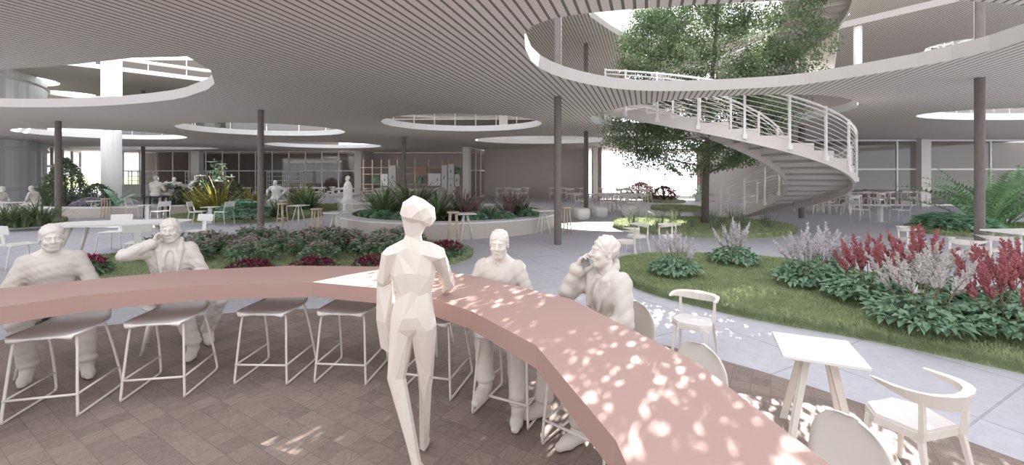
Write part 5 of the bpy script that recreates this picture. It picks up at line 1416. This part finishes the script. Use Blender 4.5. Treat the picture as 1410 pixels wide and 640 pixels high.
def person(label, loc, rz, hip=.615, S=1.12, lean=.0, feet=None, hands=None, elbows=None, head=(0, 0, 0), hh=None, vox=.0085, m=None, cloth=0, hair='short', seed=1,
           standing=False, feetw=None, curls=(.7, .7), handn=None, twist=0, shoe=True, head_off=(0, 0), name='person', smile=.6, skirt=False, thick=1.0, cat_='person'):
    m = m or STATUE; base = np.array([loc[0], loc[1], loc[2] if len(loc) > 2 else 0.0]); cr, sr = cos(-rz), sin(-rz)
    t = thing(name, label, cat_, tuple(base), rz)
    def tol(p): q = np.array(p, float) - base; return np.array([q[0] * cr - q[1] * sr, q[0] * sr + q[1] * cr, q[2]])
    if feetw: feet = [tol(p) for p in feetw]
    if feet is None: feet = [(-.13, .45 if not standing else .0, .10), (.13, .45 if not standing else 0, .10)]
    tors = .54 * S / 1.12
    def up(z, x=0, y=0): return np.array([x, y + z * math.sin(lean), hip + z * math.cos(lean)])
    hc = up(tors + .165 * S / 1.12, head_off[0], head_off[1] + .02)
    allp = [np.array(p, float) for p in feet] + [hc]
    if hands: allp += [np.array(p, float) for p in hands if p is not None]
    lo = np.min(allp + [np.array([-.34, -.26, 0])], 0) - .16; hi = np.max(allp + [np.array([.34, .26, hip])], 0) + .2
    lo[2] = max(-.01, lo[2]); lo[2] = -.02
    g = SDF(lo, hi, vox); k = .04
    T = thick
    g.ell(up(.0), [.18 * T, .135 * T, .12], k); g.ell(up(.17), [.155 * T, .115 * T, .17], k); g.ell(up(.36, 0, .012), [.178 * T, .125 * T, .17], k)
    sh = [up(tors - .065, -.178 * T, 0), up(tors - .065, .178 * T, 0)]
    g.cap(sh[0] + A(.03, 0, 0), sh[1] - A(.03, 0, 0), .062, None, .05); g.cap(up(tors - .0, 0, .0), hc + A(0, -.01, -.06), .056, .052, .025)
    for s, q in zip((-1, 1), sh): g.cap(up(tors + .04, s * .03), q, .04, .05, .04)
    # legs
    legj = []
    L1, L2_ = .50 * S / 1.12 * (1.0 if not standing else .98), .49 * S / 1.12
    for i, s in enumerate((-1, 1)):
        h = np.array([s * .095, .0, hip - .01]); an = np.array(feet[i], float)
        kn, an = ik(h, an, L1, L2_, (s * .12, .3 if standing else .35, 1.0 if not standing else .0)); 
        legj.append((h, kn, an))
        g.cap(h, kn, .098 * T, .068 * T, .04); g.cap(kn, an + A(0, 0, .02), .066 * T, .048, .03)
        g.ell(kn * .6 + an * .4 + A(0, -.012, 0), [.058, .062, .12], .03)
        g.cap(an + A(0, 0, .03), an + A(0, 0, -.02), .052, .058, .01)
        if shoe:
            fd = A(s * .12, 1, 0); fd = fd / np.linalg.norm(fd); z0 = max(an[2] - .10, .0); tilt = min(.0, 0)
            gs = SDF([an[0] - .12, an[1] - .14, z0 - .02], [an[0] + .14, an[1] + .28, an[2] + .10], max(vox * .8, .006))
            H_ = an + A(0, 0, .05); heel = A(an[0], an[1] - .03, z0 + .05); ball = A(*(an[:2] + fd[:2] * .12), z0 + .042); toe = A(*(an[:2] + fd[:2] * .19), z0 + .035)
            gs.cap(an + A(0, 0, .07), an + A(0, 0, -.02), .058, .05, .02); gs.cap(heel, ball, .046, .043, .025); gs.cap(ball, toe, .045, .033, .02); gs.cap(an, ball, .045, .035, .04)
            sl, P = gs._sl(gs.lo, gs.lo + gs.h * np.array(gs.n)); gs.f[sl] = np.maximum(gs.f[sl], (z0 + .012) - P[..., 2])
            sole = SDF(gs.lo, gs.lo + gs.h * np.array(gs.n), gs.h); sole.cap(A(heel[0], heel[1], z0 + .012), A(ball[0], ball[1], z0 + .012), .053, .050, .01); sole.cap(A(ball[0], ball[1], z0 + .012), A(toe[0], toe[1], z0 + .012), .05, .038, .01)
            sole.f = np.maximum(sole.f, np.abs(P[..., 2] - (z0 + .013)) - .013) if sole.f.shape == P.shape[:3] else sole.f
            V, Fq = gs.mesh(); so = npmesh('shoe', V, Fq, m, t, smooth=True)
            if sole.f.shape == P.shape[:3]:
                V, Fq = sole.mesh(); npmesh('sole', V, Fq, m, so, smooth=True)
        else: g.cap(an + A(0, 0, -.05), an + A(0, .14, -.07), .04, .03, .03)
    if skirt:
        g.cap(up(0), A(0, 0, .12), .19 * T, .23 * T, .06); g.cap(up(.3), up(0), .19 * T, .20 * T, .05)
    hspots = []; J = dict(sh=sh, arms=[], legs=[], up=up, hc=hc, hip=hip, T=T, S=S)
    for i, s in enumerate((-1, 1)):
        if hands and hands[i] is not None: wr = np.array(hands[i], float)
        else: wr = np.array([s * .14, .30, hip + .12]) if not standing else np.array([s * .27, .05, hip - .0])
        hint = elbows[i] if elbows and elbows[i] is not None else (s * 1.0, -.5, -.8)
        el, wr = ik(sh[i], wr, .30, .27, hint)
        g.cap(sh[i], el, .060 * T, .050 * T, .03); g.cap(el, wr, .050 * T, .034, .02)
        J['arms'].append((sh[i], el, wr)); J['legs'] = legj
        d = wr - el; d /= np.linalg.norm(d)
        if hands and hands[i] is not None and len(hands) > 2 and hands[2 + i] is not None: d = np.array(hands[2 + i], float)
        nn = handn[i] if handn and handn[i] is not None else (-s, .2, -.3)
        add_hand(g, wr, d, nn, S, curls[i], side=-s if handn is None or handn[i] is None else handn[2]); hspots.append((wr + d * .07, .10))
    if cloth: g.folds(cloth, .12, hc[2] - .17 * S / 1.12, seed, 30, hspots)
    R = rotm(*head); add_head(g, hc, R, S, smile)
    V, Fq = g.mesh(); body = npmesh('body', V, Fq, m, t, smooth=True)
    if hair:
        gh = SDF(hc - .19, hc + .19, max(vox * .8, .006))
        def p(x, y, z): return hc + (R @ np.array([x, y, z])) * S
        gh.ell(p(0, -.018, .040), np.array([.081, .098, .086]) * S, .01, R)
        if hair == 'long': gh.ell(p(0, -.05, -.04), np.array([.085, .07, .11]) * S, .02, R)
        gh.ell(p(0, .10, -.045), np.array([.078, .075, .105]) * S, .015, R, True); gh.ell(p(0, .03, -.13), np.array([.12, .12, .10]) * S, .01, R, True)
        for s in (-1, 1): gh.ell(p(s * .085, .005, -.02), np.array([.03, .035, .04]) * S, .01, R, True)
        gg = [gh.lo[i] + gh.h * np.arange(gh.n[i], dtype=np.float32) for i in range(3)]; X, Y, Z = np.meshgrid(*gg, indexing='ij')
        gh.f += (.0042 * np.sin(75 * X + 5 * np.sin(22 * Z + seed)) * np.sin(52 * Y + 3 * np.sin(31 * X)) + .003 * np.sin(90 * Z + 4 * np.sin(30 * Y + 20 * X))).astype(np.float32)
        V, Fq = gh.mesh(); npmesh('hair', V, Fq, m, t, smooth=True)
    return t, J

def fold_noise(g, amp, seed, fr=26, joints=()):
    """creases: sharp wandering ridges, denser round elbows and knees"""
    gg = [g.lo[i] + g.h * np.arange(g.n[i], dtype=np.float32) for i in range(3)]; X, Y, Z = np.meshgrid(*gg, indexing='ij'); ph = seed * 1.31
    a = np.sin(fr * (Z + .45 * X) + 2.6 * np.sin(7 * Y + 5 * X + ph)); b = np.sin(fr * 1.45 * (Z * .55 - X * .8 + Y * .6) + 2.2 * np.sin(9 * Z + 6 * Y + ph)); c = np.sin(fr * .8 * (X + Y * .7) + 2 * np.sin(8 * Z + ph))
    n = (1 - 2 * np.abs(a)) * .5 + (1 - 2 * np.abs(b)) * .35 + c * .25; w = .75
    for j in joints: w = w + .6 * np.exp(-((X - j[0]) ** 2 + (Y - j[1]) ** 2 + (Z - j[2]) ** 2) / .012)
    g.f += (amp * w * n).astype(np.float32)
def dress(t, J, top='shirt', m=None, m_top=None, seed=1, bulk=1.0, long_sleeve=True, vox=.0085):
    """trousers and a shirt or an open jacket, each a garment mesh of its own over the body"""
    m = m or STATUE; up, T, sh, hip = J['up'], J['T'], J['sh'], J['hip']
    pts = np.array([q for l in J['legs'] for q in l]); lo = np.minimum(pts.min(0), [-.22, -.2, hip - .1]) - .14; hi = np.maximum(pts.max(0), [.22, .2, hip + .2]) + .14; lo[2] = max(lo[2], -.01)
    g = SDF(lo, hi, vox); g.ell(up(0), [.195 * T, .15 * T, .13], .04)
    for h, kn, an in J['legs']:
        g.cap(h, kn, .112 * T, .084 * T, .04); e = an + A(0, 0, .06); g.cap(kn, e, .082 * T, .070, .03)
        g.ell(e, [.078, .082, .03], .02)
    fold_noise(g, .007, seed + 3, 32, [l[1] for l in J['legs']])
    V, Fq = g.mesh(); npmesh('trousers', V, Fq, m, t, smooth=True)
    m_top = m_top or m; B = bulk
    pts = np.array([q for l in J['arms'] for q in l]); lo = np.minimum(pts.min(0), [-.25, -.25, hip]) - .16; hi = np.maximum(pts.max(0), [.25, .3, hip + .7]) + .16
    g = SDF(lo, hi, vox)
    g.ell(up(.04), [.195 * T * B, .15 * T * B, .12], .05); g.ell(up(.2), [.178 * T * B, .138 * T * B, .20], .06); g.ell(up(.37, 0, .01), [.198 * T * B, .145 * T * B, .17], .05)
    g.cap(up(.462, -.14), up(.462, .14), .078 * B, None, .06)
    for s, (a, e, w_) in zip((-1, 1), J['arms']):
        k = w_ + (e - w_) * .14 if long_sleeve else None; g.cap(a, e if long_sleeve else a + (e - a) * .75, .076 * B, .064 * B, .05)
        if long_sleeve: g.cap(e, k, .063 * B, .050 * B, .02); d = (w_ - e) / np.linalg.norm(w_ - e); g.cap(k - d * .012, k + d * .006, .057 * B, None, .006)
    if top == 'jacket':
        g.ell(up(.22, 0, .22), [.050, .14, .40], .012, None, True)
    else:
        g.cap(up(.545), up(.62, 0, .02), .060, .085, .01, True)
    if top == 'jacket': g.cap(up(.56, 0, .02), up(.66, 0, .03), .062, .10, .01, True)
    fold_noise(g, .0055 if top == 'shirt' else .009, seed, 36 if top == 'shirt' else 26, [l[1] for l in J['arms']])
    if top == 'shirt':       # ribbed neck band
        P = [up(.535 - .018 * cos(a_), .072 * sin(a_), .012 + .066 * cos(a_)) for a_ in np.linspace(0, 2 * pi, 17)]
        for q, r_ in zip(P[:-1], P[1:]): g.cap(q, r_, .012, None, .006)
    else:
        for s in (-1, 1):   # standing collar and lapels
            g.cap(up(.60, s * .088, -.025), up(.50, s * .10, .11), .030, .034, .010); g.cap(up(.50, s * .10, .11), up(.26, s * .072, .165), .034, .016, .010)
            g.cap(up(.60, s * .088, -.025), up(.62, 0, -.095), .032, None, .010); g.cap(up(.50, s * .10, .10), up(.46, s * .15, .10), .022, .012, .008)
    V, Fq = g.mesh(); npmesh(top, V, Fq, m_top, t, smooth=True)

seatlab = {}
def seat_at(x, y, rz, l): SHELL.put((x, y, .006), rz, l)
# man 1
rz = face_rz(.70, -.71); x, y = -4.80, 4.40
r = person('smiling white figure in a crew-neck top seated leftmost behind the bar', (x, y, .006), rz, hip=.63, lean=.10, S=1.13, feetw=[(-4.24, 4.20, .11), (-4.62, 4.02, .13)], head=(.12, -.08, .05), seed=2, thick=1.0)
dress(*r, 'shirt', STATUE, STATUEC, 2)
seat_at(x, y, rz, 'shell chair under the leftmost seated person behind the bar')
# man 2
rz = face_rz(.55, -.84); x, y = -3.98, 4.92
r = person('white figure in a jacket, cheek on one hand, second from left behind the bar', (x, y, .006), rz, hip=.63, lean=.08, S=1.14, feetw=[(-3.62, 5.02, .11), (-3.48, 4.60, .12)],
       hands=[None, (.135, .16, 1.225), None, (-.25, -.05, .95)], elbows=[None, (1, .1, -.7)], head=(-.10, -.05, .12), seed=4, handn=[None, (-.8, .15, -.1), 1], curls=(.6, 1.1), thick=.98)
dress(*r, 'jacket', STATUE, None, 3, 1.06)
seat_at(x, y, rz, 'shell chair under the person resting cheek on one hand')
# man 3
rz = face_rz(-.25, -.97); x, y = -.10, 4.20
r = person('smiling white figure in a T-shirt with crossed legs, right of the faceted woman', (x, y, .006), rz, hip=.60, lean=.12, S=1.14, feetw=[(.05, 3.42, .11), (-.22, 3.50, .26)], head=(.12, -.06, -.02), seed=6, thick=.98, hair='short')
dress(*r, 'shirt', STATUE, STATUEC, 9)
seat_at(x + .05, y + .05, rz, 'shell chair with its round back showing behind the smiling person right of centre')
# man 4
rz = face_rz(-.90, -.44); x, y = .84, 3.60
r = person('white figure in a coat holding a phone to the face, turned left at the bar', (x, y, .006), rz, hip=.62, lean=.06, S=1.14, feetw=[(.50, 3.12, .11), (.26, 3.46, .11)],
       hands=[None, (.14, .235, 1.20), None, (-.35, -.15, .92)], elbows=[None, (.35, .9, -.8)], head=(-.28, .08, -.03), seed=8, handn=[None, (-.75, -.5, .1), 1], curls=(.6, 1.0), thick=.98)
dress(*r, 'jacket', STATUE, STATUEC, 5, 1.12)
seat_at(x + .06, y + .02, rz, 'shell chair with round back behind the person on the phone')
ph = MB(); ph.box((0, 0, 0), (.062, .010, .115), bev=.004); o = ph.build('mobile_phone', mat('dark_phone', (.22, .21, .20), .4))
q = Matrix.Rotation(rz, 3, 'Z') @ Vector((.085, .20, 1.262)); o.location = (x + q.x, y + q.y, q.z + .006); o.rotation_euler = (.3, .25, rz + 1.3)
tag(o, 'dark mobile phone held in front of the face of the person in the coat', 'phone')

# the faceted woman seen from behind
def facet_build(g, n, name, m, parent):
    V, Fq = g.mesh(); o = npmesh(name, V, Fq, m, None); md = o.modifiers.new('d', 'DECIMATE'); md.ratio = n / (2.0 * len(Fq)); md.use_collapse_triangulate = True
    dg = bpy.context.evaluated_depsgraph_get(); me = bpy.data.meshes.new_from_object(o.evaluated_get(dg)); bpy.data.objects.remove(o)
    me.materials.clear(); me.materials.append(m)
    for p in me.polygons: p.use_smooth = False
    o = bpy.data.objects.new(name, me); col.objects.link(o)
    if parent: o.parent = parent
    return o
wx, wy = -.66, 2.9
t = thing('person', 'tall faceted cream paper-like woman seen from behind, one hand on the bar', 'person', (wx, wy, .006))
g = SDF([-.40, -.4, -.02], [.40, .80, 2.0], .0115)
def w(px, py, dy=0):      # silhouette pixel to local coordinates on the plane through her body
    D = wy + dy; return np.array([(px - 705) / F * D - wx, dy, 2 - (py - HY) / F * D])
g.ell(w(571, 300, .02), [.083, .10, .135], .02); g.ell(w(583, 297, .05), [.075, .085, .085], .01)
g.cap(w(570, 318), w(568, 338), .052, .062, .03)
g.cap(w(553, 346), w(589, 346), .062, None, .05); g.cap(w(540, 350), w(600, 350), .052, None, .03)
g.ell(w(569, 375), [.150, .095, .20], .04); g.ell(w(570, 420), [.128, .09, .22], .03); g.ell(w(569, 437), [.150, .105, .14], .03)
lk = w(546, 520, -.03); lf = A(-.615 - wx - .0, -.14, .05); g.cap(w(555, 450), lk, .088, .058, .02); g.cap(lk, lf, .057, .030, .02); g.cap(lf, lf + A(.01, .10, -.03), .03, .02, .01)
rk = w(586, 522, .04); rf = A(-.63 - wx + .0, .12, .05); g.cap(w(584, 450), rk, .085, .05, .02); g.cap(rk, rf, .05, .03, .02); g.cap(rf, rf + A(.01, .10, -.03), .03, .02, .01)
ls = w(536, 353); le = w(529, 385, .03); lh = w(527, 402, .12); g.cap(ls, le, .052, .043, .02); g.cap(le, lh, .043, .03, .02); g.cap(lh, lh + A(.03, .06, 0), .028, .018, .01)
rs = w(604, 353); rh = A(-.545 - wx, .56, 1.035); re = A(-.47 - wx, .22, 1.18); g.cap(rs, re, .052, .042, .02); g.cap(re, rh, .042, .028, .02)
g.cap(rh, rh + A(.0, .07, -.012), .025, .015, .01)
for i in range(4): g.cap(rh + A(-.02 + .015 * i, .05, -.008), rh + A(-.03 + .022 * i, .12 - abs(i - 1.3) * .012, -.02), .0085, .007, .004)
g.cap(rh + A(-.02, .02, -.005), rh + A(-.055, .06, -.015), .010, .008, .004)
facet_build(g, 400, 'body', FACET, t)
gh = SDF([-.2, -.2, 1.5], [.25, .25, 1.95], .012)
gh.ell(w(571, 292, -.005), [.094, .11, .105], .02); gh.ell(w(590, 298, .01), [.050, .07, .075], .03); gh.ell(w(575, 330, .06), [.09, .08, .07], .02, None, True)
facet_build(gh, 70, 'hair', FACET, t)
# jacket over her left forearm
b = MB()
def jq(px, py, dy): p = w(px, py, dy); return (p[0] + wx, p[1] + wy, p[2])
b.add([jq(519, 372, .16), jq(536, 370, .10), jq(540, 392, .0), jq(521, 396, .02), jq(518, 440, .06), jq(530, 445, -.02), jq(540, 470, .02), jq(536, 487, .05), jq(524, 478, .10), jq(545, 440, .10), jq(530, 400, .20), jq(543, 384, .16)],
      [(0, 1, 2, 3), (3, 2, 5, 4), (4, 5, 7, 8), (5, 6, 7), (2, 9, 6, 5), (0, 3, 4, 10), (10, 4, 8), (10, 8, 7, 9), (7, 6, 9), (11, 10, 9), (1, 11, 9, 2), (0, 10, 11, 1)])
o = b.build('jacket', FACET); tag(o, 'faceted cream coat hanging over the forearm of the standing woman', 'jacket')

# distant white figures
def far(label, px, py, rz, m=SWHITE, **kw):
    x, y = W(px, py); return person(label, (x, y, kw.pop('bz', 0)), rz, vox=.02, m=m, shoe=False, **kw)
far('white seated figure leaning over a table at far left, on the planter bench', 50, 299.5, face_rz(-1, -.15), hip=.66, lean=.25, S=1.1, m=STATUE, head=(0, -.35, 0))
far('white seated figure cut by the left edge of the frame', -2, 299, face_rz(1, .1), hip=.60, lean=.2, m=STATUE, head=(0, -.2, 0))
far('seated white figure in a suit seen from behind on the black bench', 215, 299.3, face_rz(0, 1), hip=1.08, S=1.12, thick=1.25, m=STATUE, feet=[(-.12, .35, .55), (.12, .35, .55)])
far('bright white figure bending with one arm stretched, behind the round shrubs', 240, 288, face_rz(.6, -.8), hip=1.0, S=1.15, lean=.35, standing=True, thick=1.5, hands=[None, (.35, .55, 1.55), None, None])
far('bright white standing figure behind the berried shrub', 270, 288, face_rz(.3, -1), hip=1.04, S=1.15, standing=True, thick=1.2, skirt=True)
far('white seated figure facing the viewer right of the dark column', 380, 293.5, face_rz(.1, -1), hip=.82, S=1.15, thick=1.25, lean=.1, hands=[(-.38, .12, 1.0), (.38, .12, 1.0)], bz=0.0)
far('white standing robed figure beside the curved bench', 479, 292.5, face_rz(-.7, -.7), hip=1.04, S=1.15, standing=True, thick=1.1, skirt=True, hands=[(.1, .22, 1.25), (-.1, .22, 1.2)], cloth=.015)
# ------------------------------------------------------------------ light and camera
wd = bpy.data.worlds.new('World'); bpy.context.scene.world = wd; wd.use_nodes = True
bg = wd.node_tree.nodes['Background']; bg.inputs[0].default_value = (0.93, 0.96, 1.0, 1); bg.inputs[1].default_value = 2.5
sun = bpy.data.lights.new('sun', 'SUN'); sun.energy = 25; sun.angle = radians(.13); sun.color = (1.0, .95, .88)
so = bpy.data.objects.new('sun', sun); col.objects.link(so); so.location = (20, 40, 30)
so.rotation_euler = Vector((.82, 1.585, 1.0)).to_track_quat('Z', 'Y').to_euler()
cam = bpy.data.cameras.new('camera'); cam.sensor_width = 36; cam.lens = F / 1410 * 36; cam.shift_y = -(320 - HY) / 1410
cam.clip_end = 800; cam.clip_start = .05
co = bpy.data.objects.new('camera', cam); col.objects.link(co); co.location = (0, 0, HC); co.rotation_euler = (radians(90), 0, 0)
sc = bpy.context.scene; sc.camera = co
sc.view_settings.view_transform = 'Standard'; sc.view_settings.look = 'None'; sc.view_settings.gamma = 1; sc.view_settings.exposure = 0.0; sc.view_settings.use_curve_mapping = False
sc.cycles.max_bounces = 8; sc.cycles.diffuse_bounces = 5; sc.cycles.transparent_max_bounces = 12
